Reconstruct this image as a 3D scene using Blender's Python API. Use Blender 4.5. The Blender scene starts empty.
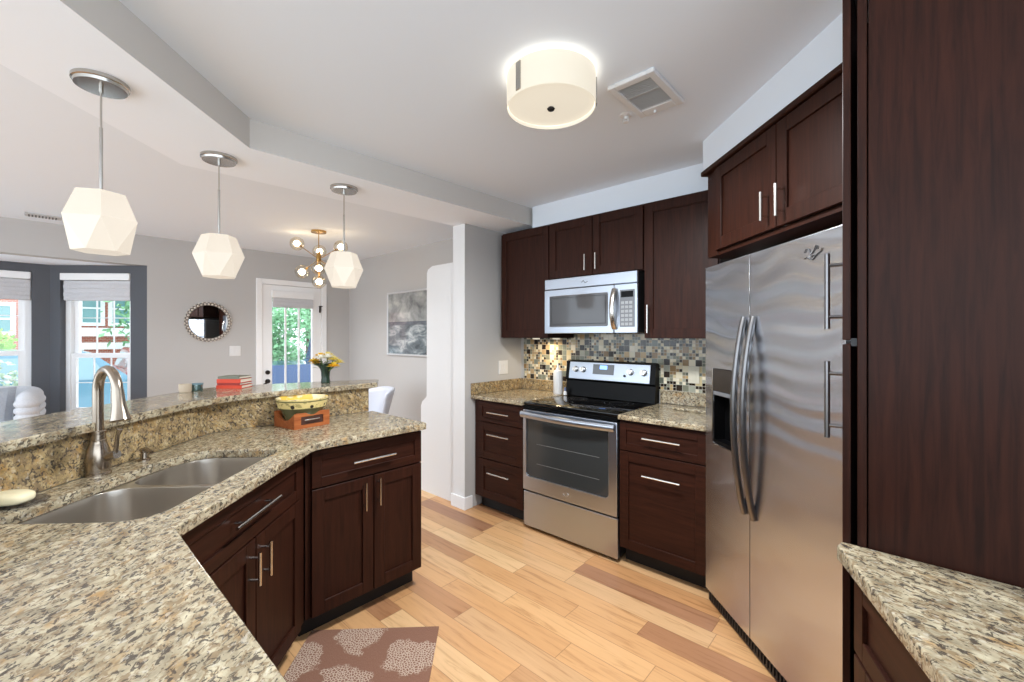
import bpy, bmesh, math, random
from mathutils import Vector, Matrix
R = math.radians
random.seed(7)
SC = bpy.context.scene
COL = SC.collection

# ------------------------------------------------------------------ camera
CAM_H = 1.39
cd = bpy.data.cameras.new('camera')
cd.sensor_width = 36.0
cd.lens = 36.0 * 434 / 1024
cd.shift_y = -4.5 / 1024
cd.clip_start = 0.02
cam = bpy.data.objects.new('camera', cd)
COL.objects.link(cam)
cam.location = (0, 0, CAM_H)
cam.rotation_euler = (R(90), 0, R(-47.7))
SC.camera = cam

# ------------------------------------------------------------------ world, exposure
w = bpy.data.worlds.new('world')
SC.world = w
w.use_nodes = True
wb = w.node_tree.nodes['Background']
wb.inputs[0].default_value = (0.80, 0.90, 1.0, 1)
wb.inputs[1].default_value = 1.45
SC.view_settings.view_transform = 'Standard'
SC.view_settings.look = 'None'
SC.view_settings.gamma = 1.0
SC.view_settings.exposure = 1.4
SC.view_settings.use_curve_mapping = False
SC.cycles.use_denoising = True
SC.cycles.max_bounces = 10
SC.cycles.diffuse_bounces = 6
SC.cycles.transparent_max_bounces = 16
SC.cycles.sample_clamp_indirect = 6.0


# ------------------------------------------------------------------ materials
def lin(c):
    return tuple(((v / 255) / 12.92 if v / 255 <= 0.04045 else ((v / 255 + 0.055) / 1.055) ** 2.4) for v in c) + (1,)


class N:
    """small node-tree helper"""
    def __init__(s, name):
        s.m = bpy.data.materials.new(name)
        s.m.use_nodes = True
        s.t = s.m.node_tree
        s.p = s.t.nodes['Principled BSDF']

    def n(s, kind, **kw):
        q = s.t.nodes.new(kind)
        for k, v in kw.items():
            if k.startswith('i_'):
                k = k[2:]
                q.inputs[int(k) if k.isdigit() else k.replace('_', ' ')].default_value = v
            else:
                setattr(q, k, v)
        return q

    def l(s, a, b, ao=0, bi=0):
        s.t.links.new(a.outputs[ao], b.inputs[bi])

    def coords(s, scale=(1, 1, 1), rot=(0, 0, 0), loc=(0, 0, 0), kind='Object'):
        tc = s.n('ShaderNodeTexCoord')
        if any(rot) and tuple(scale) != (1, 1, 1):      # turn first, then stretch
            m0 = s.n('ShaderNodeMapping')
            m0.inputs['Rotation'].default_value = rot
            s.l(tc, m0, kind)
            mp = s.n('ShaderNodeMapping')
            mp.inputs['Scale'].default_value = scale
            mp.inputs['Location'].default_value = loc
            s.l(m0, mp, 0, 'Vector')
            return mp
        mp = s.n('ShaderNodeMapping')
        mp.inputs['Scale'].default_value = scale
        mp.inputs['Rotation'].default_value = rot
        mp.inputs['Location'].default_value = loc
        s.l(tc, mp, kind)
        return mp

    def noise(s, co, scale, detail=2, rough=0.5, dist=0.0):
        q = s.n('ShaderNodeTexNoise')
        q.inputs['Scale'].default_value = scale
        q.inputs['Detail'].default_value = detail
        q.inputs['Roughness'].default_value = rough
        q.inputs['Distortion'].default_value = dist
        s.l(co, q, 0, 'Vector')
        return q

    def ramp(s, src, stops, ao=0, interp='LINEAR'):
        q = s.n('ShaderNodeValToRGB')
        cr = q.color_ramp
        cr.interpolation = interp
        while len(cr.elements) < len(stops):
            cr.elements.new(0.5)
        for e, (p, c) in zip(cr.elements, stops):
            e.position = p
            e.color = c
        s.t.links.new(src.outputs[ao], q.inputs[0])
        return q

    def mix(s, f, a, b, mode='MIX'):
        q = s.n('ShaderNodeMix', data_type='RGBA', blend_type=mode)
        for sock, v in ((0, f), (6, a), (7, b)):
            if isinstance(v, (int, float, tuple)):
                q.inputs[sock].default_value = v
            else:
                s.t.links.new(v, q.inputs[sock])
        return q.outputs[2]

    def math(s, op, a, b=None):
        q = s.n('ShaderNodeMath', operation=op)
        for i, v in enumerate((a, b)):
            if v is None:
                continue
            if isinstance(v, (int, float)):
                q.inputs[i].default_value = v
            else:
                s.t.links.new(v, q.inputs[i])
        return q.outputs[0]

    def bump(s, src, strength, dist=0.002, ao=0):
        q = s.n('ShaderNodeBump')
        q.inputs['Strength'].default_value = strength
        q.inputs['Distance'].default_value = dist
        s.t.links.new(src.outputs[ao], q.inputs['Height'])
        s.l(q, s.p, 0, 'Normal')


def plain(name, col, rough=0.5, metal=0.0, spec=0.5, coat=0.0, bump=0.0, bscale=60):
    h = N(name)
    h.p.inputs['Base Color'].default_value = lin(col)
    h.p.inputs['Roughness'].default_value = rough
    h.p.inputs['Metallic'].default_value = metal
    h.p.inputs['Specular IOR Level'].default_value = spec
    h.p.inputs['Coat Weight'].default_value = coat
    if bump:
        h.bump(h.noise(h.coords(), bscale, 3), bump)
    return h.m


def glow(name, col, strength, base=None):
    h = N(name)
    h.p.inputs['Base Color'].default_value = lin(base or col)
    h.p.inputs['Emission Color'].default_value = lin(col)
    h.p.inputs['Emission Strength'].default_value = strength
    h.p.inputs['Roughness'].default_value = 0.35
    return h.m


def wood_mat(name, dark, light, rough=0.46, axis=2, coat=0.05):
    h = N(name)
    sc = [22, 22, 22]
    sc[axis] = 1.3
    co = h.coords(tuple(sc))
    n = h.noise(co, 3.0, 6, 0.65, 0.6)
    r = h.ramp(n, [(0.3, lin(dark)), (0.72, lin(light))])
    h.l(r, h.p, 0, 'Base Color')
    h.p.inputs['Roughness'].default_value = rough
    h.p.inputs['Coat Weight'].default_value = coat
    h.p.inputs['Coat Roughness'].default_value = 0.25
    h.p.inputs['Specular IOR Level'].default_value = 0.13
    h.bump(n, 0.06)
    return h.m


def granite_mat(name, golden=0.35, rot=(0, 0, R(-48)), pal=((128, 118, 98), (170, 158, 132), (198, 187, 160))):
    h = N(name)
    st = (1.0, 1.55, 1.3)
    co = h.coords(st, rot)
    base_n = h.noise(co, 22, 3, 0.6, 0.4)
    base = h.ramp(base_n, [(0.3, lin(pal[0])), (0.5, lin(pal[1])), (0.68, lin(pal[2]))])
    gold_n = h.noise(h.coords((1, 1.6, 1.3), rot, (3, 1, 2)), 13, 5, 0.65, 0.8)
    gold = h.ramp(gold_n, [(0.62 - golden * 0.3, (0, 0, 0, 1)), (0.74 - golden * 0.2, (1, 1, 1, 1))])
    c1 = h.mix(h.math('MULTIPLY', gold.outputs[0], 0.7), base.outputs[0], lin((166, 124, 66)))
    br_n = h.noise(h.coords(st, rot, (7, 3, 1)), 50, 3, 0.6, 0.9)
    br = h.ramp(br_n, [(0.50, (0, 0, 0, 1)), (0.585, (1, 1, 1, 1))])
    c2 = h.mix(h.math('MULTIPLY', br.outputs[0], 0.85), c1, lin((132, 112, 86)))
    dk_n = h.noise(h.coords(st, rot, (1, 9, 4)), 58, 4, 0.62, 1.0)
    dk = h.ramp(dk_n, [(0.535, (0, 0, 0, 1)), (0.585, (1, 1, 1, 1))])
    c3 = h.mix(h.math('MULTIPLY', dk.outputs[0], 0.88), c2, lin((66, 59, 54)))
    wh_n = h.noise(h.coords((1, 1.5, 1.5), rot, (5, 5, 9)), 60, 3, 0.6)
    wh = h.ramp(wh_n, [(0.60, (0, 0, 0, 1)), (0.66, (1, 1, 1, 1))])
    c4 = h.mix(h.math('MULTIPLY', wh.outputs[0], 0.4), c3, lin((206, 199, 184)))
    h.t.links.new(c4, h.p.inputs['Base Color'])
    h.p.inputs['Roughness'].default_value = 0.12
    return h.m


def steel_mat(name, col=(196, 196, 198), rough=0.24, streak=(3, 3, 160), wave=0.0):
    h = N(name)
    h.p.inputs['Base Color'].default_value = lin(col)
    h.p.inputs['Metallic'].default_value = 1.0
    n = h.noise(h.coords(streak), 4, 3, 0.6)
    r = h.ramp(n, [(0.3, (rough - 0.025,) * 3 + (1,)), (0.7, (rough + 0.03,) * 3 + (1,))])
    h.l(r, h.p, 0, 'Roughness')
    if wave:
        h.t.links.remove(h.p.inputs['Roughness'].links[0])
        h.p.inputs['Roughness'].default_value = rough
    if wave:      # rolled sheet that ripples gently across the upper half of the doors
        low = h.noise(h.coords((1.6, 1.6, 1.0)), 1.7, 0)
        sx = h.n('ShaderNodeSeparateXYZ')
        h.l(h.coords(), sx)
        ph = h.math('ADD', h.math('MULTIPLY', sx.outputs[2], 62.0), h.math('MULTIPLY', low.outputs[0], 14.0))
        rip = h.math('SINE', ph)
        mr = h.n('ShaderNodeMapRange')
        h.t.links.new(sx.outputs[2], mr.inputs[0])
        mr.inputs[1].default_value = 0.7; mr.inputs[2].default_value = 1.7
        mr.inputs[3].default_value = 0.1; mr.inputs[4].default_value = 1.0
        q = h.n('ShaderNodeBump')
        q.inputs['Strength'].default_value = 1.0
        q.inputs['Distance'].default_value = 0.0018
        h.t.links.new(h.math('MULTIPLY', rip, mr.outputs[0]), q.inputs['Height'])
        h.l(q, h.p, 0, 'Normal')
        h.p.inputs['Anisotropic'].default_value = 0.85
    return h.m


def floor_mat():
    h = N('oak_plank_floor')
    tc = h.n('ShaderNodeTexCoord')
    sx = h.n('ShaderNodeSeparateXYZ')
    h.l(tc, sx, 'Object')
    X, Y = sx.outputs[0], sx.outputs[1]
    wdt = 0.126
    u = h.math('DIVIDE', X, wdt)
    row = h.math('FLOOR', u)
    fu = h.math('FRACT', u)
    wn = h.n('ShaderNodeTexWhiteNoise', noise_dimensions='1D')
    h.t.links.new(row, wn.inputs['W'])
    off = h.math('MULTIPLY', wn.outputs[0], 5.0)
    v = h.math('ADD', h.math('DIVIDE', Y, 0.78), off)
    colr = h.math('FLOOR', v)
    fv = h.math('FRACT', v)
    cmb = h.n('ShaderNodeCombineXYZ')
    h.t.links.new(row, cmb.inputs[0])
    h.t.links.new(colr, cmb.inputs[1])
    wn2 = h.n('ShaderNodeTexWhiteNoise', noise_dimensions='2D')
    h.l(cmb, wn2, 0, 'Vector')
    tone = h.ramp(wn2, [(0.0, lin((200, 149, 102))), (0.25, lin((222, 176, 127))), (0.5, lin((207, 158, 111))),
                        (0.72, lin((230, 192, 146))), (0.9, lin((180, 130, 91))), (1.0, lin((166, 122, 94)))])
    # grain, shifted per plank
    gc = h.n('ShaderNodeCombineXYZ')
    h.t.links.new(h.math('MULTIPLY', X, 34.0), gc.inputs[0])
    h.t.links.new(h.math('ADD', h.math('MULTIPLY', Y, 2.6), h.math('MULTIPLY', wn2.outputs[0], 40.0)), gc.inputs[1])
    g = h.n('ShaderNodeTexNoise', i_Scale=1.0, i_Detail=6.0, i_Roughness=0.62, i_Distortion=0.9)
    h.l(gc, g, 0, 'Vector')
    gr = h.ramp(g, [(0.30, (0.56, 0.46, 0.36, 1)), (0.46, (0.88, 0.86, 0.82, 1)), (0.75, (1.0, 0.99, 0.97, 1))])
    c = h.mix(0.85, tone.outputs[0], gr.outputs[0], 'MULTIPLY')
    # seams
    e1 = h.math('LESS_THAN', h.math('MINIMUM', fu, h.math('SUBTRACT', 1.0, fu)), 0.012)
    e2 = h.math('LESS_THAN', h.math('MINIMUM', fv, h.math('SUBTRACT', 1.0, fv)), 0.0022)
    e = h.math('MAXIMUM', e1, e2)
    c2 = h.mix(h.math('MULTIPLY', e, 0.55), c, lin((110, 72, 44)))
    h.t.links.new(c2, h.p.inputs['Base Color'])
    h.p.inputs['Roughness'].default_value = 0.3
    h.p.inputs['Specular IOR Level'].default_value = 0.45
    return h.m


def mosaic_mat():
    """glass and stone mosaic on a wall in the local x/z plane (object coords y,z)"""
    h = N('mosaic_tile')
    tc = h.n('ShaderNodeTexCoord')
    sx = h.n('ShaderNodeSeparateXYZ')
    h.l(tc, sx, 'Object')
    A, Z = sx.outputs[1], sx.outputs[2]
    S = 0.044

    def cell(scale, w_off):
        a = h.math('DIVIDE', A, scale)
        z = h.math('DIVIDE', Z, scale)
        ca, cz = h.math('FLOOR', a), h.math('FLOOR', z)
        fa, fz = h.math('FRACT', a), h.math('FRACT', z)
        cb = h.n('ShaderNodeCombineXYZ')
        h.t.links.new(ca, cb.inputs[0])
        h.t.links.new(cz, cb.inputs[1])
        cb.inputs[2].default_value = w_off
        wn = h.n('ShaderNodeTexWhiteNoise', noise_dimensions='3D')
        h.l(cb, wn, 0, 'Vector')
        ea = h.math('MINIMUM', fa, h.math('SUBTRACT', 1.0, fa))
        ez = h.math('MINIMUM', fz, h.math('SUBTRACT', 1.0, fz))
        return wn.outputs[0], h.math('MINIMUM', ea, ez)
    split, _ = cell(S, 3.7)
    v1, e1 = cell(S, 0.3)
    v2, e2 = cell(S / 2, 1.9)
    big = h.math('GREATER_THAN', split, 0.58)
    mv = h.n('ShaderNodeMix', data_type='FLOAT')
    h.t.links.new(big, mv.inputs[0]); h.t.links.new(v2, mv.inputs[2]); h.t.links.new(v1, mv.inputs[3])
    me = h.n('ShaderNodeMix', data_type='FLOAT')
    h.t.links.new(big, me.inputs[0])
    h.t.links.new(h.math('LESS_THAN', e2, 0.05), me.inputs[2])
    h.t.links.new(h.math('LESS_THAN', e1, 0.025), me.inputs[3])
    pal = [(40, 30, 25), (206, 192, 160), (124, 126, 110), (184, 156, 110), (158, 160, 146), (28, 24, 22), (218, 208, 182),
           (140, 112, 76), (96, 100, 90), (196, 180, 142), (50, 42, 34), (168, 144, 110), (116, 122, 114), (224, 214, 192)]
    st = [(i / len(pal), lin(c)) for i, c in enumerate(pal)]
    r = h.n('ShaderNodeValToRGB')
    cr = r.color_ramp
    cr.interpolation = 'CONSTANT'
    while len(cr.elements) < len(st):
        cr.elements.new(0.5)
    for el, (p, c) in zip(cr.elements, st):
        el.position = p
        el.color = c
    h.t.links.new(mv.outputs[0], r.inputs[0])
    c = h.mix(me.outputs[0], r.outputs[0], lin((186, 180, 166)))
    h.t.links.new(c, h.p.inputs['Base Color'])
    rg = h.n('ShaderNodeMix', data_type='FLOAT')
    h.t.links.new(me.outputs[0], rg.inputs[0])
    rg.inputs[2].default_value = 0.14
    rg.inputs[3].default_value = 0.8
    h.t.links.new(rg.outputs[0], h.p.inputs['Roughness'])
    return h.m


def rug_mat():
    h = N('woven_rug')
    co = h.coords()
    wob = h.noise(co, 11, 3)
    sx = h.n('ShaderNodeSeparateXYZ')
    h.l(co, sx)
    def half_drop(shift):
        d = []
        for ch, org, pitch in ((0, 2.045, 0.31), (1, 0.60, 0.49)):
            q = h.math('ADD', h.math('DIVIDE', h.math('SUBTRACT', sx.outputs[ch], org), pitch), 0.5 + shift)
            q = h.math('MULTIPLY', h.math('SUBTRACT', h.math('FRACT', q), 0.5), pitch)
            d.append(h.math('MULTIPLY', q, q))
        return h.math('SQRT', h.math('ADD', d[0], d[1]))
    dist = h.math('MINIMUM', half_drop(0.0), half_drop(0.5))
    dist = h.math('ADD', dist, h.math('MULTIPLY', h.math('SUBTRACT', wob.outputs[0], 0.5), 0.2))
    md_in = h.n('ShaderNodeMapRange')
    h.t.links.new(dist, md_in.inputs[0])
    md_in.inputs[1].default_value = 0.100; md_in.inputs[2].default_value = 0.115
    md_in.inputs[3].default_value = 1.0; md_in.inputs[4].default_value = 0.0
    med = md_in
    lace_n = h.n('ShaderNodeTexVoronoi', voronoi_dimensions='2D', feature='DISTANCE_TO_EDGE')
    lace_n.inputs['Scale'].default_value = 85
    h.l(co, lace_n, 0, 'Vector')
    lace = h.ramp(lace_n, [(0.09, (1, 1, 1, 1)), (0.19, (0, 0, 0, 1))])
    f = h.math('MULTIPLY', med.outputs[0], lace.outputs[0])
    fib = h.noise(h.coords((60, 400, 1)), 2, 3)
    base = h.ramp(fib, [(0.3, lin((120, 86, 70))), (0.7, lin((144, 107, 90)))])
    c = h.mix(h.math('MULTIPLY', f, 0.85), base.outputs[0], lin((200, 180, 162)))
    h.t.links.new(c, h.p.inputs['Base Color'])
    h.p.inputs['Roughness'].default_value = 0.95
    h.p.inputs['Specular IOR Level'].default_value = 0.1
    h.bump(fib, 0.3)
    return h.m


def art_mat():
    """generic grey seascape: pale cloud above a dark horizon and broken water, in object y/z"""
    h = N('seascape_print')
    co = h.coords((1, 1, 1))
    sx = h.n('ShaderNodeSeparateXYZ')
    h.l(co, sx)
    z = sx.outputs[2]
    n = h.noise(h.coords((1, 2.2, 4.5)), 2.2, 6, 0.6, 0.6)
    n2 = h.noise(h.coords((1, 2.0, 2.6)), 2.6, 5, 0.55, 0.4)
    sky = h.ramp(n2, [(0.3, lin((108, 110, 112))), (0.55, lin((160, 162, 160))), (0.75, lin((206, 204, 200)))])
    sea = h.ramp(n, [(0.32, lin((66, 74, 80))), (0.5, lin((114, 123, 128))), (0.66, lin((186, 191, 192)))])
    up = h.math('GREATER_THAN', z, 0.02)
    c = h.mix(up, sea.outputs[0], sky.outputs[0])
    hz = h.math('LESS_THAN', h.math('ABSOLUTE', z), 0.022)
    c2 = h.mix(h.math('MULTIPLY', hz, 0.7), c, lin((84, 86, 96)))
    h.t.links.new(c2, h.p.inputs['Base Color'])
    h.p.inputs['Roughness'].default_value = 0.06
    return h.m


def glass_mat(name, tint=(255, 255, 255), refl=0.08):
    h = N(name)
    t = h.t
    out = t.nodes['Material Output']
    tr = h.n('ShaderNodeBsdfTransparent')
    tr.inputs[0].default_value = lin(tint)
    gl = h.n('ShaderNodeBsdfGlossy')
    gl.inputs['Roughness'].default_value = 0.02
    mx = h.n('ShaderNodeMixShader')
    mx.inputs[0].default_value = refl
    h.l(tr, mx, 0, 1)
    h.l(gl, mx, 0, 2)
    h.l(mx, out, 0, 0)
    return h.m


def brick_mat():
    h = N('red_brick')
    b = h.n('ShaderNodeTexBrick')
    b.inputs['Color1'].default_value = lin((196, 120, 98))
    b.inputs['Color2'].default_value = lin((178, 100, 80))
    b.inputs['Mortar'].default_value = lin((206, 190, 176))
    b.inputs['Scale'].default_value = 4.0
    b.inputs['Mortar Size'].default_value = 0.02
    co = h.coords((1, 1, 1), (R(90), 0, 0))
    h.l(co, b, 0, 'Vector')
    h.l(b, h.p, 0, 'Base Color')
    h.p.inputs['Roughness'].default_value = 0.9
    return h.m


def leaf_mat(name, a, b, sc=3.0):
    h = N(name)
    n = h.noise(h.coords(), sc, 4, 0.7)
    r = h.ramp(n, [(0.35, lin(a)), (0.65, lin(b))])
    h.l(r, h.p, 0, 'Base Color')
    h.p.inputs['Roughness'].default_value = 0.6
    return h.m


def fabric_mat(name, a, b, sc=160):
    h = N(name)
    n = h.noise(h.coords(), sc, 3, 0.6)
    r = h.ramp(n, [(0.35, lin(a)), (0.65, lin(b))])
    h.l(r, h.p, 0, 'Base Color')
    h.p.inputs['Roughness'].default_value = 0.95
    h.p.inputs['Specular IOR Level'].default_value = 0.15
    h.bump(n, 0.25)
    return h.m


def bowl_mat():
    """cream ceramic, dotted band, olive foot, by height"""
    h = N('painted_ceramic')
    co = h.coords()
    sx = h.n('ShaderNodeSeparateXYZ')
    h.l(co, sx)
    z = sx.outputs[2]
    dots_n = h.n('ShaderNodeTexVoronoi', feature='F1')
    dots_n.inputs['Scale'].default_value = 22
    h.l(co, dots_n, 0, 'Vector')
    dots = h.ramp(dots_n, [(0.2, (1, 1, 1, 1)), (0.26, (0, 0, 0, 1))])
    leaf = h.ramp(h.noise(h.coords((1, 1, 2)), 34, 3), [(0.56, (0, 0, 0, 1)), (0.6, (1, 1, 1, 1))])
    band = h.mix(dots.outputs[0], h.mix(h.math('MULTIPLY', leaf.outputs[0], 0.6), lin((206, 186, 124)), lin((112, 104, 60))), lin((44, 40, 34)))
    low = h.math('LESS_THAN', z, 0.094)
    c = h.mix(low, band, lin((92, 92, 62)))
    line = h.math('LESS_THAN', h.math('ABSOLUTE', h.math('SUBTRACT', z, 0.130)), 0.003)
    c2 = h.mix(line, c, lin((96, 92, 62)))
    h.t.links.new(c2, h.p.inputs['Base Color'])
    h.p.inputs['Roughness'].default_value = 0.25
    return h.m


def bowl_in_mat():
    h = N('painted_ceramic_inside')
    n = h.noise(h.coords(), 14, 3)
    r = h.ramp(n, [(0.46, lin((234, 222, 182))), (0.54, lin((226, 188, 84)))])
    h.l(r, h.p, 0, 'Base Color')
    h.p.inputs['Roughness'].default_value = 0.25
    return h.m


M = dict(
    ceil=plain('white_ceiling_paint', (230, 237, 245), 0.9, spec=0.2),
    ceil_lit=plain('white_ceiling_paint_lit', (240, 246, 254), 0.9, spec=0.2),  # lit copy of the ceiling paint: lamp and window light put into the colour
    trim=plain('white_trim_paint', (236, 236, 236), 0.45),
    wall=plain('grey_wall_paint', (184, 182, 180), 0.85, spec=0.25),
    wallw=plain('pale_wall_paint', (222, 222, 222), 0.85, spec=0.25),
    dark=plain('charcoal_wall_paint', (88, 90, 95), 0.8, spec=0.25),
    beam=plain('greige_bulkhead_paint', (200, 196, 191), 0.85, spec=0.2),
    wood=wood_mat('espresso_wood', (34, 16, 10), (58, 29, 19)),
    woodh=wood_mat('espresso_wood_level_grain', (34, 16, 10), (58, 29, 19), axis=0),
    woodin=plain('espresso_shadow_gap', (24, 14, 11), 0.7),
    kick=plain('black_toe_kick', (20, 15, 13), 0.7),
    granite=granite_mat('granite', 0.25),
    granite2=granite_mat('granite_warm_lit', 0.42, (R(40), R(-35), R(-28)), ((114, 96, 66), (164, 142, 102), (194, 174, 134))),  # same granite, with the warm light on it put into the golden colour
    granite3=granite_mat('granite_crosswise', 0.2, (0, 0, R(-75))),
    steel=steel_mat('brushed_steel', (186, 193, 204), 0.3, (160, 160, 2)),
    fridge=steel_mat('fridge_steel', (204, 207, 214), 0.24, (2, 2, 90), 1),
    sink=plain('sink_steel', (202, 195, 186), 0.28, 1.0),
    nickel=plain('brushed_nickel', (164, 152, 138), 0.24, 1.0),
    nickel2=plain('satin_nickel', (186, 183, 178), 0.22, 1.0),
    dsteel=plain('dark_satin_steel', (132, 131, 132), 0.3, 1.0),
    chrome=plain('bar_pull_steel', (206, 202, 196), 0.22, 1.0),
    black=plain('black_enamel', (9, 9, 10), 0.3, spec=0.12),
    blackm=plain('black_plastic', (26, 26, 28), 0.45),
    glassblk=plain('black_ceramic_glass', (8, 8, 9), 0.04),
    ovenglass=plain('smoked_oven_glass', (52, 54, 54), 0.06),
    mwglass=plain('smoked_microwave_glass', (74, 74, 76), 0.08),
    mgrey=plain('grey_control_panel', (104, 106, 110), 0.25),
    floor=floor_mat(), mosaic=mosaic_mat(), rug=rug_mat(), art=art_mat(),
    shade=glow('milk_glass', (255, 240, 220), 0.20, (158, 152, 142)),
    drum=glow('cream_drum_glass', (255, 243, 220), 0.24, (156, 152, 142)),
    bulb=glow('lit_bulb', (255, 232, 196), 7.0),
    brass=plain('satin_brass', (190, 150, 88), 0.25, 1.0),
    glass=glass_mat('window_glass', refl=0.05),
    globe=glass_mat('clear_globe_glass', (244, 238, 226), 0.24),
    jar=glass_mat('teal_jar_glass', (176, 206, 204), 0.16),
    dish=glass_mat('clear_dish_glass', (222, 224, 232), 0.16),
    blind=fabric_mat('grey_shade_fabric', (186, 186, 190), (206, 206, 208)),
    white=plain('white_lacquer', (222, 222, 222), 0.5),
    plastic=plain('white_plastic', (218, 217, 216), 0.35),
    almond=plain('almond_plate', (210, 204, 186), 0.4),
    soap=plain('cream_soap', (238, 226, 188), 0.45),
    terracotta=wood_mat('orange_wood', (134, 70, 38), (176, 104, 60), 0.4, 0),
    bowl=bowl_mat(), bowlin=bowl_in_mat(),
    mirror=plain('mirror_silver', (236, 238, 240), 0.01, 1.0),
    bead=plain('silver_bead_frame', (206, 198, 188), 0.4, 0.3),
    sofa=fabric_mat('pale_grey_upholstery', (186, 188, 194), (208, 210, 214)),
    pillow=fabric_mat('mid_grey_cushion', (150, 154, 162), (172, 176, 182)),
    chair=plain('white_chair_shell', (186, 188, 197), 0.4),
    bronze=plain('oil_rubbed_bronze', (40, 36, 34), 0.4, 0.5),
    brick=brick_mat(),
    leaf=leaf_mat('tree_leaves', (70, 130, 84), (150, 200, 150)),
    leaf2=leaf_mat('lime_leaves', (120, 180, 60), (180, 220, 110)),
    leaf3=leaf_mat('hedge_leaves', (110, 140, 104), (214, 226, 206), 6),
    bark=plain('bark', (110, 96, 82), 0.9),
    ground=plain('pale_driveway', (206, 206, 202), 0.9),
    blue=plain('blue_truck_paint', (14, 60, 104), 0.25, coat=0.5),
    ltblue=plain('light_blue_car_paint', (96, 140, 158), 0.2, coat=0.5),
    whitecar=plain('white_car_paint', (190, 196, 198), 0.2, coat=0.5),
    redcar=plain('maroon_car_paint', (120, 44, 50), 0.2, coat=0.5),
    carglass=plain('car_glass', (130, 160, 168), 0.05),
    tyre=plain('tyre_rubber', (26, 26, 27), 0.8),
    housewhite=plain('white_house_trim', (232, 236, 234), 0.7),
    housepane=plain('teal_house_glass', (110, 160, 160), 0.1),
    vase=plain('dark_green_vase', (34, 52, 40), 0.15),
    petw=plain('white_petals', (240, 236, 224), 0.7),
    pety=plain('yellow_petals', (238, 200, 60), 0.7),
    peto=plain('pale_yellow_petals', (236, 220, 130), 0.7),
    stemg=leaf_mat('flower_leaves', (50, 78, 40), (110, 130, 60), 30),
    red=plain('orange_red_cover', (206, 64, 34), 0.55),
    red2=plain('dark_red_cover', (150, 40, 30), 0.55),
    grn=plain('grey_green_cover', (110, 112, 96), 0.6),
    teal=plain('slate_blue_cover', (104, 130, 138), 0.6),
    paper=plain('page_paper', (232, 222, 204), 0.9),
    stone=plain('beige_stoneware', (186, 170, 148), 0.7, bump=0.2),
    led=glow('blue_display', (120, 170, 255), 1.2, (30, 40, 60)),
    scuff=plain('dark_scroll_metal', (60, 60, 62), 0.4, 0.6),
    vent=plain('vent_grey', (186, 186, 186), 0.6),
    ventw=plain('vent_white', (222, 222, 222), 0.5),
)


# ------------------------------------------------------------------ geometry helpers
def bm_new():
    return bmesh.new()


def box(bm, x0, x1, y0, y1, z0, z1, bev=0.0, seg=1):
    r = bmesh.ops.create_cube(bm, size=1.0)
    vs = r['verts']
    for v in vs:
        v.co = Vector((x0 + (v.co.x + .5) * (x1 - x0), y0 + (v.co.y + .5) * (y1 - y0), z0 + (v.co.z + .5) * (z1 - z0)))
    if bev:
        es = list({e for v in vs for e in v.link_edges})
        bmesh.ops.bevel(bm, geom=es, offset=bev, segments=seg, profile=0.5, affect='EDGES')
    return bm


def tube(bm, pts, r, seg=10, cap=True):
    pts = [Vector(p) for p in pts]
    rs = r if isinstance(r, (list, tuple)) else [r] * len(pts)
    rings = []
    up = None
    for i, p in enumerate(pts):
        d = (pts[min(i + 1, len(pts) - 1)] - pts[max(i - 1, 0)]).normalized()
        if up is None:
            up = Vector((0, 0, 1)) if abs(d.z) < 0.9 else Vector((1, 0, 0))
        a = d.cross(up)
        if a.length < 1e-6:
            up = Vector((1, 0, 0)); a = d.cross(up)
        a.normalize()
        b = a.cross(d).normalized()
        up = b
        rings.append([bm.verts.new(p + (a * math.cos(t) + b * math.sin(t)) * rs[i]) for t in [2 * math.pi * k / seg for k in range(seg)]])
    for i in range(len(rings) - 1):
        for k in range(seg):
            bm.faces.new((rings[i][k], rings[i][(k + 1) % seg], rings[i + 1][(k + 1) % seg], rings[i + 1][k]))
    if cap:
        bm.faces.new(rings[0][::-1])
        bm.faces.new(rings[-1])
    return bm


def lathe(bm, prof, seg=32, c=(0, 0, 0), cap=True):
    rings = []
    for r, z in prof:
        rings.append([bm.verts.new((c[0] + r * math.cos(2 * math.pi * k / seg), c[1] + r * math.sin(2 * math.pi * k / seg), c[2] + z)) for k in range(seg)])
    for i in range(len(rings) - 1):
        for k in range(seg):
            bm.faces.new((rings[i][k], rings[i][(k + 1) % seg], rings[i + 1][(k + 1) % seg], rings[i + 1][k]))
    if cap:
        if prof[0][0] > 1e-5:
            bm.faces.new(rings[0][::-1])
        if prof[-1][0] > 1e-5:
            bm.faces.new(rings[-1])
    bmesh.ops.remove_doubles(bm, verts=[v for ring in (rings[0], rings[-1]) for v in ring], dist=1e-6)
    return bm


def prism(bm, pts, z0, z1, bev=0.0):
    n = len(pts)
    lo = [bm.verts.new((p[0], p[1], z0)) for p in pts]
    hi = [bm.verts.new((p[0], p[1], z1)) for p in pts]
    fs = [bm.faces.new(lo[::-1]), bm.faces.new(hi)]
    for i in range(n):
        fs.append(bm.faces.new((lo[i], lo[(i + 1) % n], hi[(i + 1) % n], hi[i])))
    if bev:
        es = [e for e in fs[1].edges] + [e for e in fs[0].edges]
        bmesh.ops.bevel(bm, geom=es, offset=bev, segments=2, profile=0.5, affect='EDGES')
    return bm


def ball(bm, c, r, sub=2, sc=(1, 1, 1)):
    q = bmesh.ops.create_icosphere(bm, subdivisions=sub, radius=r)
    for v in q['verts']:
        v.co = Vector((v.co.x * sc[0] + c[0], v.co.y * sc[1] + c[1], v.co.z * sc[2] + c[2]))
    return bm


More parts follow.
